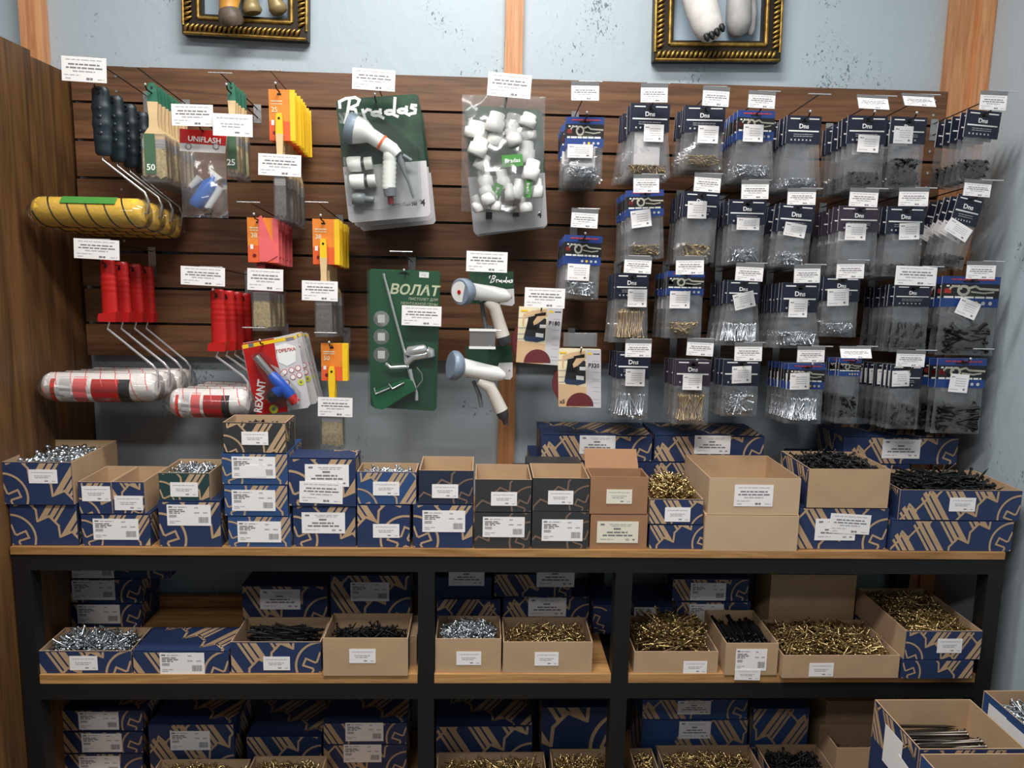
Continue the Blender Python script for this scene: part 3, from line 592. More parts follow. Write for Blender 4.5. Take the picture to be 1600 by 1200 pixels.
for lb, a, c, pt, sty, kd, nm in [('gold screws beside the partition stack', 250, 392, 1187, 'kraft', 'gold', 380), ('gold screws before the patterned carton', 398, 512, 1180, 'kraft', 'gold', 380), ('gold screws in the narrow bottom bay by the first post', 684, 850, 1174, 'kraft', 'gold', 420), ('gold screws in the narrow bottom bay by the second post', 858, 950, 1169, 'navy', 'gold', 300),
                             ('gold screws hidden by the second post', 982, 1018, 1168, 'kraft', 'gold', 130), ('gold screws before the bright blue pair', 1024, 1170, 1164, 'navy', 'gold', 420), ('black screws on the bottom shelf', 1180, 1276, 1163, 'navy', 'black', 300), ('gold and dark screws near the shelf end', 1280, 1420, 1131, 'kraft', 'gold_short', 420)]:
    pb = at((a+c)/2, pt, -.255)
    Hh = pb.z-ZL
    carton('open %s carton of %s' % (sty, lb), a, c, 0, ZL, sty, True, Yf=-.360, H=Hh, xs=(at(a, pt, -.255).x, at(c, pt, -.255).x), depth=.105, art='B' if sty == 'navy' else None, fill=(kd, 'heap of '+lb.replace('hidden', 'half hidden')+', open carton', .62 if 'dark' in lb else .82, .014, nm))
# --- stack standing on the floor before the shelf end
YFB = -.62
def stackbox(label, X0, X1, Yf, D, Z0, Z1_, **k):
    return carton(label, 0, 0, 0, Z0, xs=(X0, X1), Yf=Yf, H=Z1_-Z0, depth=D, **k)
zt = at(1440, 1092, YFB).z
xa, xb = at(1366, 1093, YFB).x, at(1516, 1091, YFB).x
yfr = -.80
stackbox('tall plain kraft carton on the floor under the box of nails', xa, xb, yfr, YFB-yfr, 0, .22, style='kraft')
stackbox('navy carton directly under the open box of large nails', xa, xb, yfr, YFB-yfr, .2206, zt-.09, style='navy', art='A')
carton('open navy carton of large dark nails stacked before the shelf end', 0, 0, 0, zt-.0894, 'navy', True, xs=(xa, xb), Yf=yfr, H=.0894, depth=YFB-yfr, art='A', fill=('nail', 'large dark nails lying across the open navy carton', .42, .0, 60, dict(align=.05, spread=.06, pitch=.03)))
nb = [o for o in bpy.data.objects if o.get('label') == 'open navy carton of large dark nails stacked before the shelf end'][0]
hw = (xb-xa)/2
link('paper_label', PAPER, nb, loc=(-hw-.0012, .125, -.02), rot=(0, 0, -math.pi/2), scale=(.07, 1, .085)); link('paper_label', PAPER, nb, loc=(-hw-.0018, .075, -.045), rot=(0, .12, -math.pi/2), scale=(.06, 1, .08))
nb['label'] = 'open navy carton of large dark nails stacked before the shelf end'
x2 = at(1537, 1080, -.55).x
zt2 = at(1560, 1079, -.55).z
stackbox('tall kraft carton on the floor beside the side wall', x2, 1.366, -.74, .19, 0, .22, style='kraft')
stackbox('navy carton under the open box of light screws beside the side wall', x2, 1.366, -.74, .19, .2206, zt2-.08, style='navy', art='A')
carton('open navy carton of light screws beside the side wall', 0, 0, 0, zt2-.0794, 'bright', True, xs=(x2, 1.366), Yf=-.74, H=.0794, depth=.19, fill=('zinc_long', 'pale silver screws in the carton beside the side wall', .7, .01, 220))
nb2 = [o for o in bpy.data.objects if o.get('label') == 'open navy carton of light screws beside the side wall'][0]
hw2 = (1.366-x2)/2
link('paper_label', PAPER, nb2, loc=(-hw2-.0012, .165, .012), rot=(0, 0, -math.pi/2), scale=(.06, 1, .05)); link('paper_label', PAPER, nb2, loc=(-hw2-.0016, .11, .005), rot=(0, 0, -math.pi/2), scale=(.07, 1, .055))
x3a, x3b = at(1437, 1182, -.805).x, at(1603, 1174, -.805).x
zt3 = at(1520, 1177, -.805).z
stackbox('tall kraft carton on the floor under the front open carton', x3a, x3b, -.97, .164, 0, .22, style='kraft')
stackbox('navy carton under the front open carton of dark screws', x3a, x3b, -.97, .164, .2206, zt3-.09, style='navy', art='A')
carton('open bright blue carton of dark screws in front of the nail carton', 0, 0, 0, zt3-.0894, 'bright', True, xs=(x3a, x3b), Yf=-.97, H=.0894, depth=.164, fill=('black', 'dark screws in the bright blue carton before the nail carton', .62, .01, 260))

# ---------------------------------------------------------------- hooks, price tags
SL = .0805
def hook(label, X, z0, T=None, Lw=.25, rail=True, group=None):
    r = thing('wire_hook', label, 'hook', (X, -.001, z0), group=group)
    zu = (T.z-.30*SL if T is not None else z0+.036)-z0
    zu = min(max(zu, .022), .07); ye = -.30
    ob('back_plate', MB().box(-.010, .010, -.0015, 0, -.014, zu+.012), ['wire'], r)
    ob('lower_wire', MB().tube([(0, 0, 0), (0, -Lw, Lw*SL), (0, -Lw-.008, Lw*SL+.009)], .0019, 6), ['dark_wire'], r)
    mb_ = MB(); c = Vector((0, -Lw-.008, Lw*SL+.010))
    mb_.tube([c+Vector((0, 0, q)) for q in (-.0034, -.0024, 0, .0024, .0034)], [.0008, .0027, .0034, .0027, .0008], 8); ob('tip_ball', mb_, ['chrome'], r)
    ob('upper_wire', MB().tube([(0, 0, zu), (0, ye, zu-ye*SL)], .0016, 6), ['dark_wire'], r)
    if rail:
        ze = zu-ye*SL
        ob('tag_rail', MB().tube([(-.027, ye, ze), (.027, ye, ze)], .0015, 6), ['chrome'], r)
    return r
HOLDER = MB().box(0, 1, -.0006, .0006, 0, 1).mesh('clear_holder', ['tag_holder'])
HOLDER_TOP = MB().box(0, 1, -.0012, .0012, .80, 1.0).mesh('holder_strip', ['tag_holder'])
def price_tag(label, x0, x1, y0, y1, Y=-.304, kind='price', holder=False, roll=0.0, yaw=0.0, lean=0.0, group=None, shear=0.0):
    A, B = at(x0, (y0+y1)/2, Y), at(x1, (y0+y1)/2, Y); zt_, zb = at((x0+x1)/2, y0, Y).z, at((x0+x1)/2, y1, Y).z
    w_, h_ = B.x-A.x, zt_-zb
    r = thing('price_tag', label, 'price tag', ((A.x+B.x)/2, Y, zt_), (lean, roll, yaw), group)
    p = link('paper', PAPER, r, loc=(-w_/2, 0, -h_), scale=(w_, 1, h_*(.78 if holder else 1)))
    link('sticker_print', SPR[kind], p)
    if holder:
        link('clear_holder', HOLDER, r, loc=(-w_/2-.0005, .0016, -h_), scale=(w_+.001, 1, h_)); link('holder_strip', HOLDER_TOP, r, loc=(-w_/2-.0005, -.0002, -h_), scale=(w_+.001, 1, h_))
    return r
def copies(root, n, s, label, jy=.06, jr=.03, jx=.002):
    P = Vector(root.location); rot = Vector(root.rotation_euler)
    for k in range(1, n):
        dup(root, P+Vector((random.uniform(-jx, jx), k*s, -k*s*SL)), (rot[0], rot[1]+random.uniform(-jr, jr), rot[2]+random.uniform(-jy, jy)), label % ORD[k+1])
ORD = ['', 'first', 'second', 'third', 'fourth', 'fifth', 'sixth', 'seventh', 'eighth', 'ninth', 'tenth', 'eleventh']

# ---------------------------------------------------------------- bags of screws
def header_print(style, w_, h_, y):
    p = MB(); X = lambda a: -w_/2+a*w_
    Z = lambda b: -h_+b*h_
    R = lambda a, b, c, d, m_: p.rect(X(a), X(b), Z(c), Z(d), y, m_)
    if style != 'photo':
        R(.10, .38, .87, .91, 0); R(.64, .93, .87, .91, 0)
        p.rect(X(.34), X(.66), Z(.76), Z(.83), y, 1); p.disc(0, Z(.84), w_*.06, y, 1, 10)
        R(.06, .94, .43, .48, 0)
        for i in range(2): words_s(p, X(.22), X(.78), Z(.33-.07*i), .018*h_, 2, y)
        for i in range(6): R(.14+.11*i, .18+.11*i, .11, .17, 2)
        mats = ['white', 'black', 'grey_light']
    else:
        R(0, 1, .30, .76, 1); R(.30, .70, .30, .42, 2)
        p.rect(X(.36), X(.64), Z(.80), Z(.86), y-.0002, 1); p.disc(0, Z(.87), w_*.05, y-.0002, 1, 10)
        yy = y-.0003
        p.stroke([(X(.38+.09*math.cos(t)), Z(.54)+.14*h_*math.sin(t)) for t in np.linspace(0, 6.3, 14)], .045*w_, yy, 3)
        p.stroke([(X(.24+.10*math.cos(t)), Z(.56)+.12*h_*math.sin(t)) for t in np.linspace(.3, 2.9, 8)], .035*w_, yy, 3)
        p.stroke([(X(.47), Z(.62)), (X(.58), Z(.68)), (X(.66), Z(.60)), (X(.97), Z(.58))], .04*w_, yy, 3)
        p.stroke([(X(.52), Z(.50)), (X(.74), Z(.46)), (X(.9), Z(.50))], .03*w_, yy, 3)
        R(.05, .17, .45, .60, 4)
        for i in range(3): p.rect(X(.08+.09*i), X(.13+.09*i), Z(.66), Z(.71), yy, 0)
        words_s(p, X(.05), X(.92), Z(.29), .06*h_, 0, yy)
        words_s(p, X(.16), X(.9), Z(.88), .04*h_, 4, yy)
        for i in range(4): p.disc(X(.50+.12*i), Z(.13), .035*w_, yy, 5 if i == 1 else 6, 8)
        mats = ['white', 'card_black', 'photo_green', 'photo_grey', 'red_logo', 'yellow', 'grey_light']
    return p.mesh('header_print', mats)
def words_s(mb_, x0, x1, z, h, m_, y):
    r = random.Random(int(abs(x0*1e4+z*1e5))); x = x0; W_ = x1-x0
    while x < x1-.02*W_:
        l = min(r.uniform(.08, .2)*W_, x1-x); mb_.rect(x, x+l, z, z+h, y, m_); x += l+.025*W_
def plastic_mesh(wt, wb, h, tmax, seed=0, nx=11, nz=14):
    r = np.random.default_rng(seed); vs = []; fs = []
    for side in (-1, 1):
        wr = r.normal(0, .0017, (nz+1, nx+1))
        for j in range(nz+1):
            v = j/nz; f = .18+.82*min(1, (v/.7))**1.5; f *= 1 if v < .88 else max(0, (1-v)/.12)
            for i in range(nx+1):
                u = 2*i/nx-1; hw_ = (wt+(wb-wt)*v)/2
                edge = (i in (0, nx)) or j in (nz,)
                y = side*tmax*(1-abs(u)**3)*f+(0 if edge else wr[j, i])
                vs.append((u*hw_*(1+(0 if not edge else r.normal(0, .006))), 0 if edge else y, -v*h))
    n = (nz+1)*(nx+1)
    for sd in range(2):
        for j in range(nz):
            for i in range(nx):
                a = sd*n+j*(nx+1)+i; q = (a, a+1, a+nx+2, a+nx+1)
                fs.append(q if sd else tuple(reversed(q)))
    me = bpy.data.meshes.new('plastic_bag'); me.from_pydata(vs, [], fs); me.materials.append(MATS['clear_plastic'])
    me.polygons.foreach_set('use_smooth', [True]*len(fs)); me.update()
    return me
def bag_screws(kind, wd, z0, z1, n, mode):
    L, hr = SCREWS[kind][0], SCREWS[kind][2]
    if mode == 'flat': pt = RNG.normal(0, .35, n)
    elif mode == 'up': pt = np.pi/2+RNG.normal(0, .18, n)
    else: pt = RNG.uniform(-1.4, 1.4, n)
    yaw = RNG.normal(0, min(.25, .009/L), n)+np.where(RNG.random(n) < .5, 0, np.pi)
    if mode == 'up': yaw = RNG.normal(0, .2, n)
    hx = np.abs(np.cos(pt))*L/2+hr; hz = np.abs(np.sin(pt))*L/2+hr
    x = RNG.uniform(-1, 1, n)*np.maximum(wd/2-hx, .002)
    zz = np.minimum(z1-hz, z0+hz+(z1-z0)*RNG.random(n)**1.3) if mode != 'up' else z0+hz+RNG.random(n)*np.maximum(z1-z0-2*hz, .004)
    zz = np.maximum(zz, z0+hz*.9)
    y = RNG.uniform(-.0055, .0055, n)
    return screws_mesh(kind, np.stack([x, y, zz], 1), yaw, pt)
LOGO = 'Dns'
def bags(row, k, hx0, hx1, hy0, hy1, bot, hdr, kind, lev, n, s, tg=None, st=None, roll=0.0, nscr=70, mode='rand', wbot=None, cname=None, holder=True, insert=False, tagk='price', taglean=0, big=False):
    Yi = -.22; cx = (hx0+hx1)/2
    P = at(cx, hy0+7, Yi); w_ = at(hx1, hy0, Yi).x-at(hx0, hy0, Yi).x; zt_ = at(cx, hy0, Yi).z-P.z
    h_ = at(cx, hy0, Yi).z-at(cx, hy1, Yi).z; hb = at(cx, hy1, Yi).z-at(cx, bot, Yi).z
    where = '%s peg from corner post, %s row' % (ORD[k], row)
    hd = {'dark': 'dark-header', 'photo': 'blue photo-header', 'purple': 'purple-header'}[hdr]
    cname = cname or {'z': 'silver screws', 'b': 'black screws', 'g': 'gold screws'}[kind[0]]
    grp = 'bags on the '+where
    r = thing('screw_bag', '%s bag of %s, front of %s' % (hd, cname, where), 'bag', P, (0, roll, random.uniform(-.05, .05)), grp)
    base = {'dark': 'card_dark', 'photo': 'card_blue', 'purple': 'card_purple'}[hdr]
    hc = ob('header_card', MB().box(-w_/2, w_/2, -.0014, .0014, -h_, 0, 1, front=0), [base, 'grey_light'], r, loc=(0, 0, zt_))
    link('header_print', header_print(hdr, w_, h_, -.0017), hc)
    if hdr != 'photo': text(hc, LOGO, .23*h_, 0, -h_+.62*h_, -.0019, 'white', bold=.02)
    bw = w_*(wbot or 1.0)
    link('plastic_bag', plastic_mesh(w_*.96, bw, hb, .0085, seed=len(row)*31+k*7+ord(row[0])), r, loc=(0, 0, zt_-h_+.001))
    so = link('screws', bag_screws(kind, bw*.86, zt_-h_-hb*.93, zt_-h_-hb*(1-lev), nscr, mode), r); so['kind'] = 'stuff'
    if insert: ob('paper_insert', MB().box(-w_*.36, w_*.30, .003, .0034, -hb*.72, -.001), ['paper'], r, loc=(0, 0, zt_-h_))
    if st:
        a = at(st[0], st[3], Yi)-P; b_ = at(st[1], st[2], Yi)-P
        sticker(r, 'square', a.x, b_.x, a.z, b_.z, -.0024 if a.z > zt_-h_ else -.0105, st[4] if len(st) > 4 else 0)
    dl = '%s bag of %s, %%s from front, %s' % (hd, cname, where)
    copies(r, n+2, s*1.0, dl, .12, .04, .004)
    T = at((tg[0]+tg[1])/2, tg[2], -.302) if tg else None
    hook('double wire hook for bags, %s' % where, P.x, P.z+Yi*SL+.003, T, .245)
    if tg: price_tag('price tag %s, %s' % ('in clear holder' if holder else 'of large plain paper', where), *tg, kind=tagk, holder=holder, roll=random.uniform(-.03, .03)+roll*.3, yaw=random.uniform(-.1, .1), lean=taglean)
    return r
B = bags
B('top', 8, 884, 944, 183, 230, 283, 'photo', 'zinc_small', .45, 5, .026, (892, 936, 127, 157), (886, 926, 227, 247), nscr=110, mode='flat', insert=True)
B('top', 7, 985, 1047, 162, 206, 278, 'dark', 'brass_small', .30, 5, .022, (1001, 1043, 130, 160), (1004, 1036, 196, 222), nscr=120, wbot=1.2, insert=True, cname='small brass screws')
B('top', 6, 1070, 1133, 165, 207, 266, 'dark', 'brass_small', .42, 4, .022, (1098, 1140, 135, 166), (1088, 1121, 198, 224, .02), nscr=120, mode='flat', cname='small brass screws')
B('top', 5, 1152, 1211, 173, 219, 282, 'photo', 'zinc_small', .40, 5, .022, (1169, 1212, 142, 169), (1158, 1191, 196, 222), nscr=120, wbot=1.15)
B('top', 4, 1229, 1284, 181, 225, 297, 'dark', 'zinc_small', .28, 5, .022, None, None, nscr=110, wbot=1.25)
B('top', 3, 1325, 1386, 181, 225, 296, 'dark', 'black_small', .40, 4, .030, (1338, 1385, 149, 176), (1336, 1371, 212, 238, .03), nscr=110, taglean=-.5)
B('top', 2, 1391, 1449, 183, 225, 297, 'dark', 'black_small', .70, 3, .030, (1407, 1458, 147, 171), (1394, 1427, 198, 224), nscr=150, taglean=-.5)
B('top', 1, 1510, 1564, 173, 216, 285, 'dark', 'black_small', .52, 3, .030, (1532, 1573, 142, 172), None, roll=.06, nscr=120)
B('second', 8, 882, 941, 368, 414, 467, 'photo', 'zinc', .55, 6, .020, (893, 935, 326, 356), (887, 922, 413, 438), roll=.03, nscr=70)
B('second', 7, 979, 1037, 297, 338, 405, 'photo', 'brass', .36, 5, .022, (989, 1030, 272, 301), (984, 1016, 330, 356, -.1), roll=-.05, nscr=60, mode='flat', cname='brass screws')
B('second', 6, 1068, 1124, 300, 340, 410, 'dark', 'brass', .42, 5, .022, (1085, 1127, 271, 300), (1073, 1104, 316, 342, -.03), roll=.03, nscr=70, cname='brass screws')
B('second', 5, 1138, 1198, 312, 351, 414, 'dark', 'zinc', .40, 4, .024, (1158, 1201, 281, 311), (1148, 1185, 341, 359), nscr=40)
B('second', 4, 1218, 1273, 319, 363, 419, 'dark', 'zinc', .45, 5, .024, (1231, 1274, 294, 320), (1223, 1258, 348, 368, .1), roll=.05, nscr=45)
B('second', 3, 1311, 1375, 322, 362, 430, 'purple', 'black_small', .2, 5, .028, (1328, 1372, 294, 323), (1317, 1351, 350, 375), nscr=40)
B('second', 2, 1386, 1446, 323, 366, 433, 'dark', 'black_small', .3, 5, .028, (1405, 1450, 293, 322), (1401, 1435, 350, 375, -.05), nscr=50)
B('second', 1, 1495, 1536, 307, 352, 421, 'dark', 'black_small', .3, 3, .030, (1507, 1549, 281, 307), (1480, 1522, 345, 366, .3), roll=.2, nscr=40)
B('third', 7, 961, 1014, 427, 467, 536, 'dark', 'brass_long', .62, 5, .022, (976, 1018, 400, 427), (979, 1010, 452, 479), nscr=55, mode='up', wbot=1.1, cname='long tan screws')
B('third', 6, 1042, 1101, 424, 461, 529, 'photo', 'brass', .40, 5, .022, (1056, 1099, 400, 429), (1044, 1077, 455, 481), nscr=80, mode='flat', cname='brass screws')
B('third', 5, 1137, 1187, 438, 475, 541, 'dark', 'zinc_blue', .48, 6, .022, (1150, 1193, 411, 439), (1147, 1181, 461, 485, -.25), nscr=60, wbot=1.25, mode='up')
B('third', 4, 1222, 1279, 442, 488, 545, 'dark', 'zinc', .50, 6, .022, (1240, 1282, 413, 442), (1229, 1260, 468, 495), nscr=110, wbot=1.3)
B('third', 3, 1287, 1344, 432, 471, 527, 'dark', 'zinc_small', .42, 3, .024, (1307, 1350, 406, 435), (1290, 1325, 452, 478, -.05), nscr=110)
B('third', 2, 1397, 1456, 445, 479, 551, 'dark', 'black', .72, 5, .024, (1398, 1465, 416, 446), None, nscr=110, mode='up', holder=False)
B('third', 1, 1473, 1562, 432, 480, 556, 'photo', 'black_long', .58, 2, .040, (1511, 1555, 408, 436), (1488, 1524, 462, 488, .35), nscr=90, mode='flat')
B('bottom', 7, 964, 1016, 550, 592, 656, 'dark', 'zinc_long', .62, 4, .024, (977, 1018, 530, 558), (976, 1007, 576, 602), nscr=16, mode='up')
B('bottom', 6, 1055, 1111, 562, 603, 664, 'purple', 'brass_long', .82, 3, .028, (1074, 1115, 529, 556), (1065, 1096, 585, 608), nscr=60, mode='up', cname='long tan screws')
B('bottom', 5, 1130, 1188, 562, 603, 651, 'dark', 'zinc_long', .75, 3, .028, (1148, 1190, 535, 564), (1143, 1175, 573, 599, -.05), nscr=45)
B('bottom', 4, 1232, 1289, 568, 608, 663, 'photo', 'zinc_long', .80, 6, .022, (1246, 1288, 541, 566), (1232, 1264, 583, 608, -.04), nscr=70, mode='up')
B('bottom', 3, 1311, 1346, 560, 588, 662, 'photo', 'black', .6, 4, .026, (1312, 1358, 541, 561), None, nscr=60, taglean=-.5)
B('bottom', 2, 1392, 1441, 570, 607, 671, 'dark', 'black', .7, 6, .024, (1401, 1445, 547, 573), (1393, 1422, 580, 604, -.05), nscr=110, mode='up')
B('bottom', 1, 1465, 1541, 560, 606, 678, 'photo', 'black_long', .62, 3, .034, None, (1478, 1510, 583, 611, .06), nscr=90, mode='flat')

# ---------------------------------------------------------------- paint rollers
def tri(pts): return pts
def roller_set(label, backlabel, hookname, hx, hy, Yi, n, s, mk, tagpx, taglabel):
    P = at(hx, hy, Yi); r = thing('paint_roller', label, 'paint roller', P, group='rollers on the '+hookname)
    def q(px, py): v = at(px, py, Yi)-P; return (v.x, v.z)
    mk(r, q)
    copies(r, n, s, backlabel, .02, .012, .001)
    T = at((tagpx[0]+tagpx[1])/2, tagpx[2], -.302)
    hook('double wire hook carrying '+hookname, P.x, P.z+Yi*SL, T, .285)
    price_tag(taglabel, *tagpx, roll=.035)
def spiral(r, x0, x1, z, rad, turns, wd, n=64, lean=-1, ph=0.0):
    mb_ = MB(); pts = []
    for i in range(n+1):
        t = i/n; a = 2*math.pi*turns*t+ph
        pts.append((x0+(x1-x0)*t, -rad*math.cos(a), z+lean*rad*math.sin(a)))
    mb_.tube(pts, wd, 5); return mb_
def roller_body(r, q, xl, xr, zc, rad, nap, stripe, turns, sleeve=None, tilt=0.0, wrap=True):
    (a, za), (b, _) = q(xl, zc), q(xr, zc); L = b-a; zz = za
    y0 = 0
    rt = bpy.data.objects.new('roller_cover', MB().tube([(a, y0, zz), (a+.004, y0, zz), (a+.014, y0, zz), (b-.014, y0, zz), (b-.004, y0, zz), (b, y0, zz)], [rad*.5, rad*.86, rad, rad, rad*.86, rad*.55], 24).mesh('roller_cover', [nap]))
    COL.objects.link(rt); rt.parent = r
    for ph in (0, math.pi):
        ob('stripe', spiral(r, a+.010, b-.010, zz, rad*1.0, turns/2, .0019 if stripe == 'black' else .0012, ph=ph), [stripe], rt)
    if sleeve:
        for (u0, u1, mt, rr) in sleeve:
            mb_ = MB(); n = 14; xs0, xs1 = a+L*u0, a+L*u1
            vs = []
            for i in range(n+1):
                t = math.radians(-75+150*i/n)
                for x in (xs0, xs1): vs.append((x, -(rad+rr)*math.cos(t), zz-.002+(rad+rr)*math.sin(t)))
            mb_.add(vs, [(2*i, 2*i+1, 2*i+3, 2*i+2) for i in range(n)], 0, True); ob('label_band', mb_, [mt], rt)
    if wrap:
        rr = rad+.0016; mb_ = MB(); rs = np.random.default_rng(5)
        xs_ = [a-.022, a-.012, a+.004, a+.03, a+L*.4, a+L*.7, b-.02, b+.004, b+.012]; rd = [.002, rad*.55, rr*.95, rr, rr*1.02, rr, rr, rr*.9, rad*.5]
        mb_.tube([(x, 0, zz-.001) for x in xs_], rd, 18)
        mb_.v = [(x+rs.normal(0, .0006), y+rs.normal(0, .0009), z_+rs.normal(0, .0009)) for x, y, z_ in mb_.v]
        ob('plastic_wrap', mb_, ['clear_wrap'], r)
def mk_yellow(r, q):
    (x0, zt_), (_, zb) = q(157, 136), q(157, 243)
    mb_ = MB(); zz = []; rr = []
    n = 26
    for i in range(n+1):
        t = i/n; zz.append(zt_+(zb-zt_)*t); rr.append(.0195+.002*math.sin(t*math.pi)+(.0022*max(0, math.sin(t*26)) if .2 < t < .8 else 0)-(.004 if i in (0, n) else 0))
    mb_.tube([(0, 0, z) for z in zz], rr, 14, flat=.62, side=(1, 0, 0)); h = ob('handle', mb_, ['teal_black'], r)
    g = MB()
    for t in (.32, .44, .56, .68):
        z = zt_+(zb-zt_)*t; g.tube([(0, -.0125+q_, z) for q_ in (0, -.0015, -.0025)], [.006, .005, .002], 10)
    ob('grip_bumps', g, ['teal_black'], h)['kind'] = 'stuff'
    hl = MB().tube([(0, -.016, zt_-.014), (0, -.0135, zt_-.014)], .004, 10); ob('hang_hole', hl, ['black'], h)
    w1, w2, w3, w4 = q(150, 250), q(229, 301), q(232, 312), q(231, 333)
    ob('wire_frame', MB().tube([(-.004, 0, zb+.01), (-.004, 0, w1[1]), (w2[0]-.004, 0, w2[1]), (w3[0], 0, w3[1]-.004), (w4[0], 0, w4[1]), (w4[0]-.02, 0, w4[1])], .0034, 8), ['wire'], r)
    roller_body(r, q, 56, 226, 330, .0345, 'yellow_nap', 'black', 5.5)
    a, b_ = q(105, 330), q(190, 330); lb = MB(); vs = []
    for i in range(7):
        t = math.radians(28+6*i)
        for x in (a[0], b_[0]): vs.append((x, -.0372*math.cos(t), a[1]+.0372*math.sin(t)))
    lb.add(vs, [(2*i, 2*i+1, 2*i+3, 2*i+2) for i in range(6)], 0, True); ob('green_label', lb, ['bright_green'], r)
roller_set('foremost yellow-covered paint roller with dark ribbed handle', 'yellow-covered paint roller with dark handle, %s from the front', 'yellow rollers', 157, 142, -.262, 4, .072, mk_yellow, (97, 167, 89, 128), 'price tag over the dark roller handles beside the partition')
def mk_red(px, ptop, pbot, pfl, wpts, xl, xr, zc, sleeve, turns):
    def f(r, q):
        zt_, zb, zf = q(px, ptop)[1], q(px, pbot)[1], q(px, pfl)[1]
        n = 30; mb_ = MB(); rr = []; zz = []
        for i in range(n+1):
            t = i/n; zz.append(zt_+(zb-zt_)*t); rr.append(.0172-(.003 if i == 0 else 0)+(.0010*math.sin(t*60) if .18 < t < .62 else 0)+(.002*t))
        mb_.tube([(0, 0, z) for z in zz], rr, 14, flat=.6, side=(1, 0, 0)); h = ob('handle', mb_, ['red_plastic'], r)
        ob('hang_hole', MB().tube([(0, -.0128, zt_-.016), (0, -.0105, zt_-.016)], .0035, 10), ['black'], h)
        fl_ = MB(); fl_.prism([(-.021, zb-.001), (.020, zb+.004), (.018, zf), (-.023, zf), (-.024, zf+.008)], -.016, .012); ob('flange', fl_, ['red_plastic'], h)
        w = [q(*p) for p in wpts]
        ob('wire_frame', MB().tube([(0, 0, zf+.01), (w[0][0], 0, w[0][1]), (w[1][0], 0, w[1][1]), (w[2][0], 0, w[2][1]), (w[3][0], 0, w[3][1]), (w[3][0]-.02, 0, w[3][1])], .0030, 8), ['chrome'], r)
        roller_body(r, q, xl, xr, zc, .0345, 'white_nap', 'pink', turns, sleeve)
    return f
SLV = [(.10, .14, 'red_logo', .0012), (.14, .46, 'white', .0010), (.18, .28, 'grey_light', .0014), (.30, .42, 'pink', .0014), (.46, .70, 'red_plastic', .0012), (.70, .80, 'black', .0012)]
roller_set('foremost long white roller with red stripes and red handle', 'long white roller with red handle, %s from the front', 'long red-handled rollers', 168, 412, -.262, 4, .073, mk_red(168, 405, 489, 502, [(168, 514), (238, 570), (246, 580), (247, 605)], 72, 246, 603, SLV, 7), (116, 187, 374, 405), 'price tag over the long red-handled rollers')
roller_set('foremost short white roller with red stripes and red handle', 'short white roller with red handle, %s from the front', 'short red-handled rollers', 340, 459, -.262, 4, .072, mk_red(340, 452, 535, 548, [(338, 557), (380, 588), (387, 597), (389, 622)], 270, 388, 628, SLV, 5), (283, 352, 417, 446), 'price tag beside the short red-handled rollers')

# ---------------------------------------------------------------- brushes
def brush(r, w_, L, hw_, tipm, handm, fer, bris, lab=None, num=None, z0=.012, y=0.0, ferr=True):
    zf = z0-L*.60; zf2 = z0-L*.70; zb = z0-L
    tip = [(-.006, z0), (.006, z0), (hw_*.62, z0-.012), (hw_*.7, z0-.20*L), (-hw_*.7, z0-.20*L), (-hw_*.62, z0-.012)]
    h = ob('handle_tip', MB().prism(tip, y-.004, y+.004), [tipm], r)
    hd = [(-hw_*.7, z0-.20*L), (hw_*.7, z0-.20*L), (hw_*.55, z0-.38*L), (hw_*.62, z0-.47*L), (w_*.46, zf+.010), (w_*.48, zf), (-w_*.48, zf), (-w_*.46, zf+.010), (-hw_*.62, z0-.47*L), (-hw_*.55, z0-.38*L)]
    ob('handle', MB().prism(hd, y-.004, y+.004), [handm], r)
    ob('hang_hole', MB().tube([(0, y-.0048, z0-.012), (0, y-.0030, z0-.012)], .003, 8), ['black'], r)
    fe = ob('ferrule', MB().box(-w_/2, w_/2, y-.007, y+.007, zf2, zf), [fer], r)
    for k in range(2): ob('ferrule_ridge', MB().box(-w_/2-.0005, w_/2+.0005, y-.008, y+.008, zf2+.004+k*.006, zf2+.007+k*.006), [fer], fe)
    bm = MB(); rs = np.random.default_rng(3); nx = 10
    vs = []
    for j, (z, k, t) in enumerate([(zf2, 1, .0065), ((zf2+zb)/2, 1.03, .007), (zb, 1.06, .003)]):
        for i in range(nx+1):
            x = (-.5+i/nx)*w_*k; dz = 0 if j < 2 else rs.normal(0, .002)
            vs.append((x, y-t+rs.normal(0, .0006), z+dz)); vs.append((x, y+t, z+dz))
    m_ = 2*(nx+1)
    fs = []
    for j in range(2):
        for i in range(nx):
            a = j*m_+2*i; fs += [(a, a+m_, a+m_+2, a+2), (a+1, a+3, a+m_+3, a+m_+1)]
        fs += [(j*m_, j*m_+1, (j+1)*m_+1, (j+1)*m_), (j*m_+m_-2, (j+1)*m_+m_-2, (j+1)*m_+m_-1, j*m_+m_-1)]
    fs += [(2*m_+2*i, 2*m_+2*i+1, 2*m_+2*i+3, 2*m_+2*i+2) for i in range(nx)]
    bm.add(vs, fs); ob('bristles', bm, [bris], r)
    if lab:
        l0 = ob('size_label', MB().box(-w_*.42, w_*.06 if w_ > .04 else w_*.3, y-.0096, y-.0084, zb+.006, zf+.012), [lab], r)
        if num: text(l0, num, .020, -w_*.16, zb+.02, y-.0102, 'white', bold=.02)
        ob('plastic_sleeve', MB().box(-w_*.54, w_*.54, y-.0105, y+.0100, zb-.012, zf+.012), ['clear_plastic'], r)
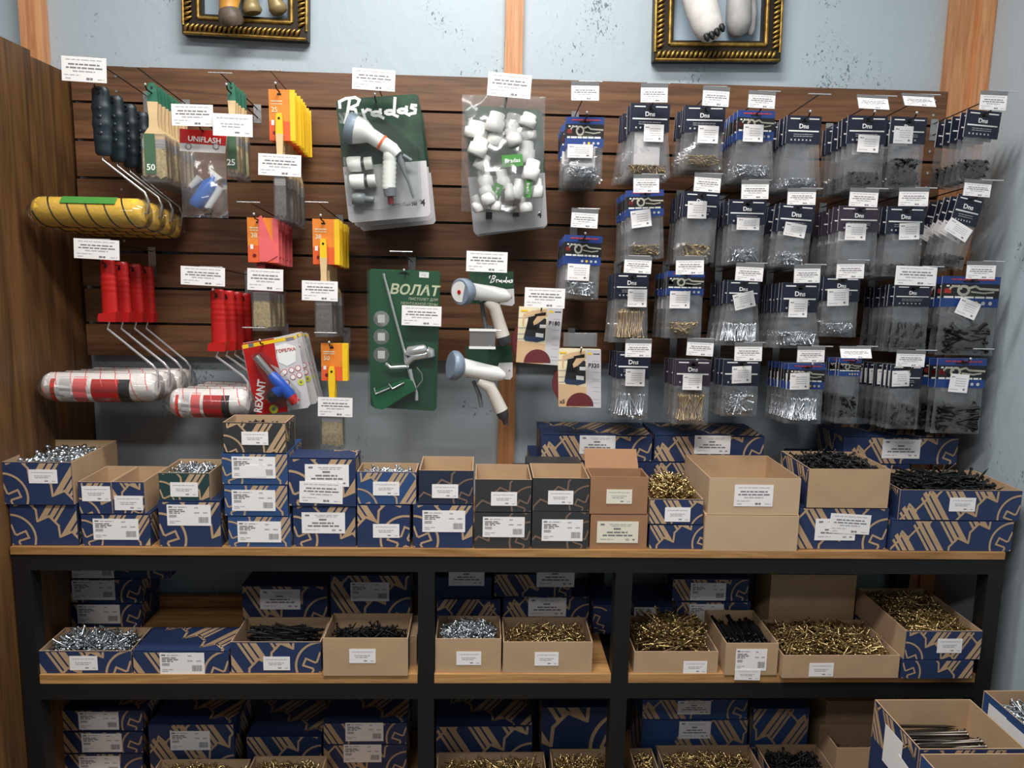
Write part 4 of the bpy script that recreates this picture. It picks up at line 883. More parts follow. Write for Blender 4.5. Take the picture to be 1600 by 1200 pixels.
def brush_set(lbl, back, what, hx, hy, n, s, mk, T, yaw=0.0, Yi=-.22, jy=.06, jr=.02):
    P = at(hx, hy, Yi); r = thing('paint_brush', lbl, 'paint brush', P, (0, 0, yaw), 'brushes: '+what)
    mk(r); 
    if n > 1: copies(r, n, s, back, jy, jr, .002)
    hook('double wire hook carrying '+what, P.x, P.z+Yi*SL, at(*T, -.302), .25)
    return P
brush_set('foremost wide green-tipped flat brush with size 50 label', 'wide green-tipped flat brush, %s from the front', 'the wide green-tipped brushes', 238, 146, 10, .021, lambda r: brush(r, .052, .216, .017, 'green_tip', 'brush_wood', 'ferrule', 'bristle', 'label_green', '50', .024), (224, 105), yaw=.1)
brush_set('foremost narrow green-tipped flat brush with size 25 label', 'narrow green-tipped flat brush, %s from the front', 'the narrow green-tipped brushes', 362, 146, 5, .021, lambda r: brush(r, .028, .205, .013, 'green_tip', 'brush_wood', 'ferrule', 'bristle', 'label_green', '25', .024), (352, 117), yaw=.1)
price_tag('price tag overlapping the wide green-tipped brushes', 268, 333, 163, 197, Y=-.31)
price_tag('bright blank-looking price tag over the narrow green-tipped brushes', 333, 395, 178, 213, Y=-.315, kind='small', roll=.02)
def pack_card(r, w_, h_, zt_, split, front='orange', side='yellow', num=None, dx=0.0, low='orange_red'):
    c = ob('backing_card', MB().box(-w_*split+dx, w_*(1-split)+dx, -.0015, .0015, zt_-h_, zt_), [side], r)
    q = MB(); q.rect(-w_*split+dx, w_*(.80-split)+dx, zt_-h_, zt_, -.0018, 0); q.rect(-w_*split+dx, w_*(.80-split)+dx, zt_-h_, zt_-h_*.62, -.0020, 1)
    words_s(q, -w_*split*.8+dx, w_*.1+dx, zt_-h_*.24, .003, 2, -.0022); words_s(q, -w_*split*.8+dx, w_*.1+dx, zt_-h_*.29, .002, 2, -.0022)
    q.rect(-w_*split*.8+dx, -w_*split*.8+.007+dx, zt_-h_*.70, zt_-h_*.60, -.0022, 3); q.disc(-w_*split*.5+dx, zt_-h_*.85, .005, -.0022, 4, 10)
    q.rect(-.006, .004, zt_-.013, zt_-.009, -.0024, 5)
    ob('card_print', q, [front, low, 'cream_print', 'white', 'dark_red', 'black'], c)
    if num: text(c, num, .016, -w_*split*.5+dx, zt_-h_*.40, -.0024, 'cream_print', bold=.01)
def mk_pack(w_, hw_, L, cw, ch, num, tipm='yellow', hm='brush_wood', bris='bristle_grey', dy=-.010, z0=-.042, front='orange', side='yellow', dx=.0):
    def f(r):
        pack_card(r, cw, ch, .006, .42, front, side, num, dx)
        brush(r, w_, L, hw_, tipm, hm, 'ferrule', bris, None, None, z0, dy)
        ob('plastic_sleeve', MB().box(-w_*.56, w_*.56, dy-.0125, dy+.012, z0-L-.010, z0-L*.55), ['clear_plastic'], r)
    return f
brush_set('foremost slim yellow-tipped brush on tall orange and yellow card', 'slim brush on tall orange and yellow card, %s from the front', 'the size 25 carded brushes', 437, 144, 8, .026, mk_pack(.026, .0125, .24, .062, .118, '25', z0=-.050), (428, 110))
price_tag('price tag across the size 25 carded brushes', 404, 471, 241, 275, Y=-.245, roll=.03)
brush_set('foremost medium yellow-tipped brush on orange and yellow card', 'medium brush on orange and yellow card, %s from the front', 'the yellow size 38 carded brushes', 506, 346, 6, .028, mk_pack(.038, .0125, .23, .066, .11, '38', z0=-.042), (501, 316))
price_tag('price tag across the yellow size 38 carded brushes', 472, 528, 439, 470, Y=-.245, roll=.02)
def mk_pinkpack(r):
    mk_pack(.040, .016, .216, .075, .108, '38', 'dark_red', 'dark_red', 'bristle', z0=-.045, front='orange', side='pink', dx=.004, dy=.012)(r)
    fl_ = MB(); fl_.prism([(.0, .006), (.008, .012), (.045, -.085), (.020, -.100), (.0, -.100)], -.004, -.0025); ob('folded_flap', fl_, ['pink'], r)
brush_set('foremost dark red size 38 brush on orange card with pink folded flap', 'dark red brush on orange card, %s from the front', 'the dark red carded brushes', 404, 344, 5, .034, mk_pinkpack, (398, 316))
price_tag('price tag across the dark red carded brushes', 387, 443, 420, 454, Y=-.245, roll=.03)
brush_set('foremost brush with all-yellow handle on orange card', 'all-yellow brush on orange card, %s from the front', 'the size 50 yellow brush', 519, 540, 2, .02, mk_pack(.050, .0125, .20, .066, .095, '50', 'yellow', 'yellow', 'bristle', z0=-.052), (508, 520))
price_tag('price tag across the size 50 yellow brush', 497, 551, 621, 651, Y=-.245, roll=.02)

# ---------------------------------------------------------------- traced products: local pixel frame
def product(name, label, cat, hx, hy, Yi, T, what, group=None, Lw=None):
    P = at(hx, hy, Yi); r = thing(name, label, cat, P, group=group)
    def q(px, py): v = at(px, py, Yi)-P; return (v.x, v.z)
    pxm = (at(hx+50, hy, Yi).x-at(hx-50, hy, Yi).x)/100
    hook('double wire hook carrying '+what, P.x, P.z+Yi*SL, at(*T, -.302) if T else None, Lw or max(.1, -Yi+.02))
    return r, q, pxm
def tub(q, pxm, pts, y, seg=16, **k):
    return MB().tube([(q(p[0], p[1])[0], (p[3] if len(p) > 3 else y), q(p[0], p[1])[1]) for p in pts], [p[2]*pxm for p in pts], seg, **k)
# red-headed bag with blue sealing kit
r, q, m1 = product('repair_kit_bag', 'clear bag with red header holding a blue bottle and white pieces', 'bag', 318, 205, -.25, (318, 192), 'the red-header kit bag')
a, b_, c_ = q(281, 202), q(354, 206), q(281, 240); w_ = b_[0]-a[0]
hc = ob('header_card', MB().prism([q(281, 201), q(355, 206), q(352, 240), q(281, 236)], -.0015, .0015), ['silver_panel'], r)
qq = MB(); qq.poly([(x, -.0018, z) for x, z in (q(281, 201), q(355, 206), q(353, 228), q(281, 223))], 0)
for cx_ in (295, 338): x, z = q(cx_, 229); qq.disc(x, z, .0075, -.0021, 1, 14); qq.disc(x, z, .0055, -.0023, 2, 12)
ob('header_print', qq, ['red_plastic', 'grey_plastic', 'grey_light'], hc)
x, z = q(320, 219); text(hc, 'UNIFLASH', .017, x, z, -.0022, 'white', bold=.015, roll=.06)
x, z = q(317, 238); link('plastic_bag', plastic_mesh(w_*.98, w_*1.0, z-q(317, 340)[1], .026, 77), r, loc=(x, 0, z))
ob('blue_bottle', tub(q, m1, [(305, 322, 10), (306, 320, 11.5), (327, 289, 11.5), (330, 285, 9), (333, 279, 5), (335, 276, 4)], 0), ['light_blue_item'], r)
ob('white_tube', tub(q, m1, [(322, 325, 6), (343, 292, 6.5)], .008), ['white_plastic'], r); ob('white_cap', tub(q, m1, [(297, 292, 5), (312, 278, 7)], .004), ['white_plastic'], r)
ob('white_cone', tub(q, m1, [(340, 283, 9), (325, 262, 1.5)], .006), ['white_plastic'], r)
ob('black_ring', tub(q, m1, [(318, 330, 1.2), (326, 326, 1.2), (334, 328, 1.2), (330, 335, 1.2), (320, 336, 1.2)], -.004), ['black'], r)

def script(parent, cx, cz, w_, y, roll, m_='white', wd=.036):
    arcs = lambda x, z, r, a0=0.6, a1=6.9: [(x+r*math.cos(t), z+r*1.05*math.sin(t)) for t in np.linspace(a0, a1, 12)]
    L_ = [[(.02, .60), (.02, .78), (.10, .86), (.22, .88), (.27, .80), (.24, .66), (.13, .56)], [(.15, .84), (.11, .45), (.07, .16)], [(.13, .56), (.21, .52), (.22, .36), (.16, .22), (.06, .14)],
          [(.30, .50), (.32, .22)], [(.31, .40), (.36, .50), (.40, .47)], arcs(.465, .36, .055), [(.52, .48), (.51, .28), (.55, .22)], arcs(.635, .38, .055), [(.715, .80), (.685, .30), (.73, .24)],
          arcs(.795, .40, .055), [(.85, .52), (.84, .32), (.88, .26)], [(.97, .54), (.92, .56), (.91, .48), (.96, .42), (.95, .32), (.89, .30)]]
    mb_ = MB(); c, s_ = math.cos(roll), math.sin(roll)
    for pl_ in L_: mb_.stroke([((x-.5)*w_*c+(z-.45)*.40*w_*s_, -(x-.5)*w_*s_+(z-.45)*.40*w_*c) for x, z in pl_], wd*w_, 0)
    return ob('script_lettering', mb_, [m_], parent, loc=(cx, y, cz))
# spray gun set blister packs
def spray_card(r, q, pts, split, y0=-.0015, y1=.0015):
    c = ob('backing_card', MB().prism([q(*p) for p in pts], y0, y1), ['blister_green'], r)
    lo = MB(); lo.poly([(x, y0-.0004, z) for x, z in [q(*p) for p in split]]); ob('card_lower_print', lo, ['card_grey'], c)
    return c
r, q, m1 = product('spray_gun_set', 'foremost spray gun blister set on green and grey card with script lettering', 'blister pack', 588, 159, -.215, (583, 111), 'the spray gun sets', 'spray gun blister packs')
CP = [(530, 155), (648, 147), (654, 150), (673, 333), (669, 338), (551, 348), (545, 344), (525, 160)]
c = spray_card(r, q, CP, [(536, 261), (666, 251), (673, 333), (669, 338), (551, 348), (545, 344)])
x, z = q(592, 173); script(c, x, z, .192, -.0022, -.08)
x, z = q(632, 319); text(c, 'Spray Gun Set', .011, x, z, -.0022, 'ink_dark', roll=-.05)
x, z = q(661, 317); text(c, '4', .022, x, z, -.0022, 'ink_dark', bold=.02)
gy = -.041
ob('shower_head', tub(q, m1, [(546, 203, 21), (549, 204, 24), (560, 207, 23)], gy, 20), ['slate_plastic'], r)
ob('gun_body', tub(q, m1, [(560, 207, 22), (572, 210, 19), (583, 216, 12), (600, 227, 11.5), (616, 238, 11.5), (624, 246, 9)], gy, 18), ['white_plastic'], r)
ob('orange_ring', tub(q, m1, [(599, 226, 12.4), (602, 228, 12.4)], gy, 18), ['orange_band'], r)
mb_ = tub(q, m1, [(611, 240, 9), (612, 252, 11)]+[(612-.12*k, 254+3.6*k, 11.2 if k % 2 else 9.8) for k in range(12)]+[(611, 298, 10)], gy, 16); ob('grip', mb_, ['white_plastic'], r)
ob('grip_base', tub(q, m1, [(612, 296, 10.5), (613, 309, 9.5)], gy), ['grey_plastic'], r); ob('hose_inlet', tub(q, m1, [(613, 309, 5), (614, 321, 4.5)], gy), ['dark_red'], r)
ob('trigger', tub(q, m1, [(624, 243, 5), (629, 255, 6), (634, 272, 3), (641, 288, 2.2), (648, 311, 1.8)], gy+.006, 8), ['grey_plastic'], r)
ob('trigger_lever', tub(q, m1, [(632, 246, 3.5), (645, 254, 3)], gy+.004, 8), ['grey_plastic'], r)
for (x0, x1, yy, rr) in [(546, 566, 259, 12), (550, 571, 286, 12)]:
    ob('hose_connector', tub(q, m1, [(x0, yy, rr-1), (x0+2, yy-.3, rr), (x1, yy-1, rr), (x1+1, yy-1, 7), (x1+5, yy-1.5, 7), (x1+6, yy-1.5, rr-2), (x1+18, yy-3, rr-2.5)], -.022, 14), ['white_plastic'], r)
    ob('connector_collar', tub(q, m1, [(x1+.5, yy-1, 9), (x1+6, yy-1.5, 9)], -.022, 14), ['dark_plastic'], r)
ob('tap_adapter', tub(q, m1, [(553, 311, 9), (562, 312, 10.5), (572, 312, 9), (573, 312, 5), (586, 313, 5)], -.02, 14), ['grey_plastic'], r)
bl = MB(); bl.prism([q(*p) for p in [(538, 185), (600, 186), (655, 235), (660, 315), (600, 330), (552, 325)]], -.080, -.002); ob('clear_blister', bl, ['clear_blister'], r)
copies(r, 3, .082, 'spray gun blister set, %s from the front', .02, .02, .002)
price_tag('price tag above the spray gun sets', 551, 618, 108, 141, roll=.04)
# same set with a clear bag of white connectors in front
r, q, m1 = product('spray_gun_set', 'spray gun card hanging behind the clear bag of white hose connectors', 'blister pack', 790, 168, -.16, (797, 117), 'the bagged connectors', 'spray gun blister packs', .25)
CP = [(731, 164), (842, 172), (847, 176), (855, 349), (850, 354), (745, 366), (740, 362), (726, 170)]
c = spray_card(r, q, CP, [(731, 277), (851, 270), (855, 349), (850, 354), (745, 366), (740, 362)])
x, z = q(843, 336); text(c, '4', .022, x, z, -.0022, 'ink_dark', bold=.02)
for px, py in ((764, 330), (806, 326)): x, z = q(px, py); ob('dark_fitting', MB().box(x-.008, x+.008, -.02, -.0018, z-.02, z+.02), ['dark_plastic'], r)
copies(r, 2, .04, 'spray gun card behind the bag of connectors, %s from the front', .02, .03, .002)
r, q, m1 = None, None, None
P = at(790, 160, -.225); r = thing('connector_bag', 'clear plastic bag of white hose connectors with small green labels', 'bag', P)
def q(px, py): v = at(px, py, -.225)-P; return (v.x, v.z)
m1 = .00163
rc = [(165, 285, 420, 540), (205, 300, 545, 650), (225, 325, 670, 790), (245, 350, 810, 930), (175, 245, 880, 990), (555, 670, 440, 580), (595, 705, 600, 730), (640, 735, 745, 870), (380, 470, 670, 800), (440, 500, 790, 900), (505, 590, 750, 880), (130, 290, 280, 390), (300, 420, 220, 340), (310, 420, 350, 460), (445, 560, 215, 330), (450, 550, 340, 450), (570, 680, 215, 300), (575, 680, 310, 400), (330, 400, 880, 980), (560, 650, 890, 990)]
for i, (a0, a1, c0, c1) in enumerate(rc):
    x, z = q(705+(a0+a1)/2/5.22, 140+(c0+c1)/2/5.22); hw_, hh = (a1-a0)/8.6*m1, (c1-c0)/8.8*m1; yy = -.012+.014*((i*7) % 3-1)
    ang = random.uniform(-.5, .5); dx, dz = math.sin(ang)*hh, math.cos(ang)*hh
    ob('white_connector', MB().tube([(x-dx, yy, z-dz), (x-dx*.9, yy, z-dz*.9), (x+dx*.2, yy, z+dz*.2), (x+dx*.25, yy, z+dz*.25), (x+dx*.9, yy, z+dz*.9), (x+dx, yy, z+dz)], [hw_*.8, hw_, hw_, hw_*.82, hw_*.82, hw_*.7], 14), ['white_plastic'], r)
for (a0, a1, c0, c1, ro) in [(415, 575, 550, 640, -.1), (330, 400, 780, 920, .35), (590, 645, 750, 885, .05)]:
    x, z = q(705+(a0+a1)/2/5.22, 140+(c0+c1)/2/5.22); hw_, hh = (a1-a0)/10.44*m1, (c1-c0)/10.44*m1
    g = ob('green_label', MB().box(-hw_, hw_, -.0005, .0005, -hh, hh), ['bright_green'], r, loc=(x, -.036, z), rot=(0, ro, 0))
    text(g, 'Bradas', .014 if hw_ > hh else .010, 0, 0, -.0010, 'white', bold=.01, roll=0 if hw_ > hh else math.pi/2)
x, z = q(790, 150); link('plastic_bag', plastic_mesh(.20, .20, z-q(790, 332)[1], .042, 12, 16, 20), r, loc=(x-.004, -.004, z))
price_tag('price tag above the clear bag of hose connectors', 763, 831, 115, 152, roll=.06)

# foam gun blister
r, q, m1 = product('foam_gun_pack', 'large green blister pack with a metal foam gun', 'blister pack', 633, 429, -.20, (625, 393), 'the foam gun pack')
CP = [(580, 420), (686, 424), (689, 428), (682, 638), (678, 642), (583, 636), (579, 632), (577, 424)]
c = ob('backing_card', MB().prism([q(*p) for p in CP], -.0015, .0015), ['volat_green'], r)
x, z = q(647, 454); text(c, 'ВОЛАТ', .034, x, z, -.0022, 'text_gold', bold=.03, shear=.2, roll=.03, sx=1.05)
x, z = q(661, 468); text(c, 'ПИСТОЛЕТ ДЛЯ', .0092, x, z, -.0022, 'text_gold', shear=.15, roll=.03)
x, z = q(655, 475); text(c, 'МОНТАЖНОЙ ПЕНЫ', .0092, x, z, -.0022, 'text_gold', shear=.15, roll=.03)
pr = MB()
for cy_ in (498, 526, 554): x, z = q(596, cy_); pr.disc(x, z, 12.5*m1, -.0020, 0, 22); pr.rect(x-.009, x+.009, z-.010, z+.010, -.0023, 1)
pr.poly([(x, -.002, z) for x, z in [q(622, 428), q(628, 424), q(634, 424), q(641, 429)]], 2)
ob('card_print', pr, ['grey_light', 'silver_panel', 'black'], c)
x, z = q(655, 427); sticker(c, 'small', x, x+.024, z-.010, z+.004, -.0026, .05)
gy = -.022
ob('barrel', tub(q, m1, [(601, 427, 2.6), (602, 432, 2), (634, 550, 2.2), (636, 560, 4), (638, 568, 4.5)], gy, 10), ['chrome'], r)
ob('gun_body', tub(q, m1, [(636, 566, 5), (646, 556, 6.5), (668, 552, 6.5)], gy, 12), ['chrome'], r)
ob('can_adapter', tub(q, m1, [(640, 553, 7), (641, 547, 8), (664, 544, 8), (668, 543, 5)], gy-.002, 14), ['chrome'], r); ob('adjust_knob', tub(q, m1, [(668, 548, 9), (672, 549, 9), (674, 556, 7)], gy, 14), ['chrome'], r)
ob('lever', tub(q, m1, [(604, 566, 3), (612, 573, 3.4), (640, 571, 3)], gy, 8), ['chrome'], r)
ob('handle_rod', tub(q, m1, [(641, 575, 4), (644, 588, 3.4), (652, 612, 2.6), (652, 623, 3)], gy, 10), ['chrome'], r)
ob('trigger_guard', tub(q, m1, [(652, 572, 1.2), (660, 582, 1.2), (661, 592, 1.2), (653, 603, 1.2)], gy, 8), ['wire'], r)
ob('grip', MB().prism([q(*p) for p in [(583, 610), (588, 634), (601, 636), (640, 612), (652, 606), (646, 592), (636, 590)]], gy-.014, gy+.012), ['volat_green'], r)
ob('grip_clip', tub(q, m1, [(588, 602, 1.4), (590, 612, 1.4), (612, 602, 1.4), (610, 596, 1.4), (616, 604, 1.4), (634, 594, 1.4)], gy-.018, 6), ['chrome'], r)
bl = MB(); bl.prism([q(*p) for p in [(577, 421), (689, 425), (683, 648), (579, 643)]], -.042, -.002); ob('clear_blister', bl, ['clear_blister'], r)
price_tag('price tag stuck on the green foam gun pack', 628, 690, 478, 509, Y=-.246, roll=.02)

# hand spray nozzles on small green cards
def nozzle(label, hx, hy, T, what, card, low, face, body, grip, base, lt, outward=True):
    r, q, m1 = product('spray_nozzle', label, 'spray nozzle', hx, hy, -.20, T, what)
    c = ob('backing_card', MB().prism([q(*p) for p in card], -.0015, .0015), ['blister_green'], r)
    lo = MB(); lo.poly([(x, -.0019, z) for x, z in [q(*p) for p in low]]); ob('card_lower_print', lo, ['card_grey'], c)
    if lt: x, z = q(*lt); script(c, x, z, .062, -.0022, .04)
    x, z = q(low[2][0]-5, low[2][1]-9); text(c, '4', .010, x, z, -.0023, 'ink')
    def t3(pts, seg=18): return MB().tube([(q(p[0], p[1])[0], p[3], q(p[0], p[1])[1]) for p in pts], [p[2]*m1 for p in pts], seg)
    ob('nozzle_ring', t3(face, 24), ['slate_plastic'], r)
    if outward:
        f0, f1 = face[0], face[2]
        A = Vector((q(f0[0], f0[1])[0], f0[3], q(f0[0], f0[1])[1])); D_ = (Vector((q(f1[0], f1[1])[0], f1[3], q(f1[0], f1[1])[1]))-A).normalized()
        fo = ob('nozzle_face', MB().tube([A-D_*.002, A+D_*.004], f0[2]*.80*m1, 24, smooth=False), ['white_plastic'], r)
        ob('red_dot', MB().tube([A-D_*.0035, A-D_*.001], 3.2*m1, 10, smooth=False), ['red_plastic'], fo)
    ob('barrel', t3(body), ['white_plastic'], r); ob('grip', t3(grip), ['warm_white_plastic'], r); ob('hose_inlet', t3(base), ['dark_plastic'], r)
    ob('trigger', t3([(grip[0][0]-8, grip[0][1]+2, 3, -.03), (grip[1][0]-16, grip[1][1]+16, 3.5, -.02), (grip[1][0]-13, grip[1][1]+34, 3, -.02)], 8), ['grey_plastic'], r)
    return r
y_ = -.045
nozzle('white spray nozzle with round face turned outward, upper of the two', 768, 431, (761, 395), 'the upper white spray nozzle', [(733, 425), (802, 424), (804, 474), (800, 478), (736, 474)], [(790, 452), (803, 451), (804, 474), (800, 478), (780, 476)],
       [(720, 454, 19, y_-.05), (722, 454, 20.5, y_-.047), (728, 453.5, 20, y_-.034), (732, 453.5, 16, y_-.026)], [(730, 453.5, 13.5, y_-.028), (740, 454, 13, y_-.02), (756, 456, 12.2, y_-.012), (770, 458, 12, y_-.006), (786, 461, 11, y_), (794, 464, 7, y_+.002), (797, 465, 3, y_+.002)],
       [(760, 468, 7, y_-.006), (772, 478, 9.5, y_-.004), (778, 498, 9.5, y_), (785, 523, 11, y_+.002)], [(785, 523, 10.5, y_+.002), (788, 532, 10.5, y_+.002), (789, 536, 8, y_+.002)], (783, 438))
nozzle('white spray nozzle with ring seen side on, lower of the two', 765, 546, (755, 516), 'the lower white spray nozzle', [(727, 541), (799, 540), (801, 588), (797, 593), (729, 590)], [(780, 567), (801, 566), (801, 588), (797, 593), (770, 591)],
       [(705, 566, 20, y_-.01), (708, 566.5, 23, y_-.008), (714, 567.5, 23, y_-.004), (718, 568, 19, y_)], [(716, 568, 16, y_), (724, 570, 14, y_), (742, 574, 13, y_), (758, 577, 12, y_), (776, 580, 11, y_), (786, 584, 7, y_), (789, 585, 3, y_)],
       [(748, 591, 7, y_), (765, 600, 9.5, y_), (774, 618, 9.8, y_), (783, 637, 10.5, y_)], [(783, 637, 9.5, y_), (786, 645, 9, y_), (788, 650, 5, y_), (790, 657, 4, y_)], None, False)
price_tag('price tag above the upper white spray nozzle', 729, 793, 393, 425, roll=.02)
th = thing('tag_holder', 'empty clear tag holder above the lower white spray nozzle', 'tag holder', at(754, 515, -.304))
ob('clear_window', MB().box(-.031, .031, -.001, .001, -.044, 0), ['tag_holder'], th)
for zz in (-.001, -.044): ob('holder_lip', MB().box(-.032, .032, -.003, .0015, zz-.003, zz+.003), ['white_plastic'], th)
th = thing('tag_holder', 'clear tag holder with grey slip above the P320 sanding discs', 'tag holder', at(907, 520, -.304))
ob('clear_window', MB().box(-.041, .041, -.001, .001, -.034, 0), ['tag_holder'], th); ob('paper_slip', MB().box(-.028, .034, .0015, .002, -.032, -.002), ['grey_light'], th)

# sanding disc packs
def sand(label, hx, hy, T, grade, c4, x5):
    r, q, m1 = product('sanding_disc_pack', label, 'sandpaper pack', hx, hy, -.20, T, 'the %s sanding discs' % grade)
    TL, TR, BR, BL = [Vector(q(*p)) for p in c4]
    def g(u, v):
        a = TL.lerp(TR, u); b_ = BL.lerp(BR, u); p = b_.lerp(a, v); return (p.x, p.y)
    box = ob('pack_sleeve', MB().prism([g(0, 0), g(1, 0), g(1, 1), g(0, 1)], -.011, .011), ['cream_print'], r)
    pr = MB(); Y0 = -.0114
    def pl(pts, m_, d=0): pr.poly([(g(*p)[0], Y0-d, g(*p)[1]) for p in pts], m_)
    pl([(.66, 0), (1, 0), (1, 1), (.66, 1)], 0)                                    # side strip
    pl([(0, 0), (.66, 0), (.66, .36), (0, .40)], 1, .0001)                         # wood tone base
    for v in (.80, .62, .51, .42): pl([(0, v), (.24, v+.01), (.24, v+.022), (0, v+.012)], 2, .0002)
    pl([(.18, .42), (.22, .46), (.64, .44), (.64, .40), (.40, .37)], 9, .0002)
    pl([(.15, .47), (.64, .45), (.64, .80), (.40, .86), (.22, .78)], 4, .0003)       # sander body
    pl([(.14, .45), (.18, .40), (.45, .38), (.64, .42), (.64, .47), (.16, .49)], 5, .0004)
    pl([(.20, .60), (.44, .60), (.40, .86), (.22, .82)], 6, .0004)
    pl([(.10, .88), (.30, .94), (.64, .98), (.66, .86), (.46, .72), (.36, .68), (.34, .74), (.44, .86), (.30, .86), (.14, .80), (.12, .64), (.09, .72)], 3, .0005)
    pl([(.36, .88), (.62, .92), (.62, .86), (.38, .84)], 6, .0006)
    pl([(.42, .48), (.60, .47), (.60, .54), (.42, .55)], 7, .0006); pl([(.50, .64), (.64, .64), (.64, .70), (.50, .70)], 7, .0006)
    pl([(.04, .92), (.2, .92), (.2, .95), (.04, .95)], 8, .0006); pl([(.70, .91), (.78, .91), (.78, .95), (.70, .95)], 8, .0003); pl([(.82, .92), (.97, .92), (.97, .935), (.82, .935)], 6, .0003)
    for v in (.80, .61, .49, .46, .35, .28, .14, .08): pl([(.80, v), (.97, v), (.97, v+.008), (.80, v+.008)], 2, .0003)
    cx_, cz_ = g(.50, .02); R_ = abs(g(.82, 0)[0]-g(.18, 0)[0])/2
    pts = [(cx_+R_*math.cos(t), Y0-.0008, max(cz_+R_*math.sin(t), g(.5, 0)[1]-.004)) for t in np.linspace(0, math.pi, 18)]
    pr.poly(pts, 10)
    ob('pack_print', pr, ['card_grey', 'skin_print', 'ink_light', 'skin_print', 'photo_dark', 'photo_blue', 'black', 'white', 'yellow', 'cream_print', 'disc_red'], box)
    x, z = g(.83, .73); text(box, grade, .0145, x, z, Y0-.001, 'ink_dark', bold=.012, roll=.02)
    if x5: x, z = g(.09, .09); text(box, 'x5', .014, x, z, Y0-.001, 'ink_dark', bold=.012)
    for k in range(5):
        d_ = MB(); cx2, cz2 = g(.46, .40); R2 = abs(g(1, 0)[0]-g(0, 0)[0])*.56
        d_.tube([(cx2-.003, -.008+.0035*k, cz2-.004*0), (cx2-.003, -.0055+.0035*k, cz2)], R2, 28, smooth=False); ob('sanding_disc', d_, ['disc_red'], r)
    return r
sand('pack of five P180 sanding discs with sander picture', 845, 484, (851, 453), 'P180', [(811, 479), (879, 481), (871, 570), (806, 565)], False)
sand('pack of five P320 sanding discs with sander picture', 906, 549, (907, 521), 'P320', [(871, 544), (938, 546), (938, 636), (872, 634)], True)
price_tag('price tag above the P180 sanding discs', 820, 883, 450, 481, roll=.02)

# gas torch blister packs
r, q, m1 = product('gas_torch_pack', 'foremost red and white blister pack with blue gas torch', 'blister pack', 411, 537, -.225, (400, 512), 'the gas torch packs', 'gas torch packs')
c = ob('backing_card', MB().prism([q(*p) for p in [(380, 536), (460, 522), (464, 525), (485, 632), (481, 637), (403, 648), (400, 645), (378, 540)]], -.0012, .0012), ['card_grey'], r)
pr = MB(); Y0 = -.0016
def pl(pts, m_, d=0): pr.poly([(q(*p)[0], Y0-d, q(*p)[1]) for p in pts], m_)
pl([(378, 537), (428, 528), (432, 560), (446, 605), (450, 643), (403, 648), (400, 645)], 0)
pl([(379, 539), (462, 524), (463, 529), (380, 545)], 1, .0002); pl([(388, 537), (396, 535.5), (397, 541), (389, 543)], 2, .0004); pl([(446, 528), (459, 526), (460, 530), (447, 533)], 3, .0004)
pl([(430, 541), (446, 536), (462, 541), (462, 565), (449, 572), (436, 566)], 4, .0004)
for cx_, cy_ in [(445, 581), (456, 578), (466, 575), (458, 589), (468, 586)]: x, z = q(cx_, cy_); pr.disc(x, z, 4.6*m1, Y0-.0005, 6, 14); pr.disc(x, z, 3.6*m1, Y0-.0007, 4, 14)
for cx_, cy_, rr in [(470.5, 597, 5), (428, 639, 7)]: x, z = q(cx_, cy_); pr.disc(x, z, rr*m1, Y0-.0005, 5, 16); pr.disc(x, z, rr*.45*m1, Y0-.0007, 3, 8)
ob('card_print', pr, ['red_plastic', 'yellow', 'grey_plastic', 'ink', 'white', 'lime', 'red_logo'], c)
x, z = q(407, 619); text(c, 'REXANT', .028, x, z, Y0-.0009, 'white', bold=.03, roll=-1.42, sx=.78)
x, z = q(447, 547); text(c, 'ГОРЕЛКА', .0105, x, z, Y0-.001, 'red_plastic', bold=.01, roll=-.16)
gy = -.022
ob('torch_nozzle', tub(q, m1, [(404, 555, 5.2), (408, 560, 5.6), (430, 586, 5.2)], gy), ['wire'], r)
ob('torch_body', tub(q, m1, [(427, 582, 6.5), (432, 588, 9), (444, 600, 9.5), (456, 614, 9.5), (459, 619, 7)], gy), ['blue_plastic'], r)
ob('torch_shoulder', tub(q, m1, [(446, 602, 10), (436, 611, 10), (432, 614, 8)], gy), ['blue_plastic'], r)
ob('gas_knob', tub(q, m1, [(436, 612, 8), (428, 618, 9.5), (425, 621, 8)], gy-.004, 12), ['black'], r); ob('torch_base', tub(q, m1, [(458, 617, 8), (466, 627, 7.6)], gy), ['red_plastic'], r)
bl = MB(); bl.prism([q(*p) for p in [(398, 552), (412, 548), (470, 612), (470, 628), (436, 634), (412, 612), (424, 596)]], -.040, -.002); ob('clear_blister', bl, ['clear_blister'], r)
copies(r, 4, .045, 'gas torch blister pack, %s from the front', .03, .10, .004)

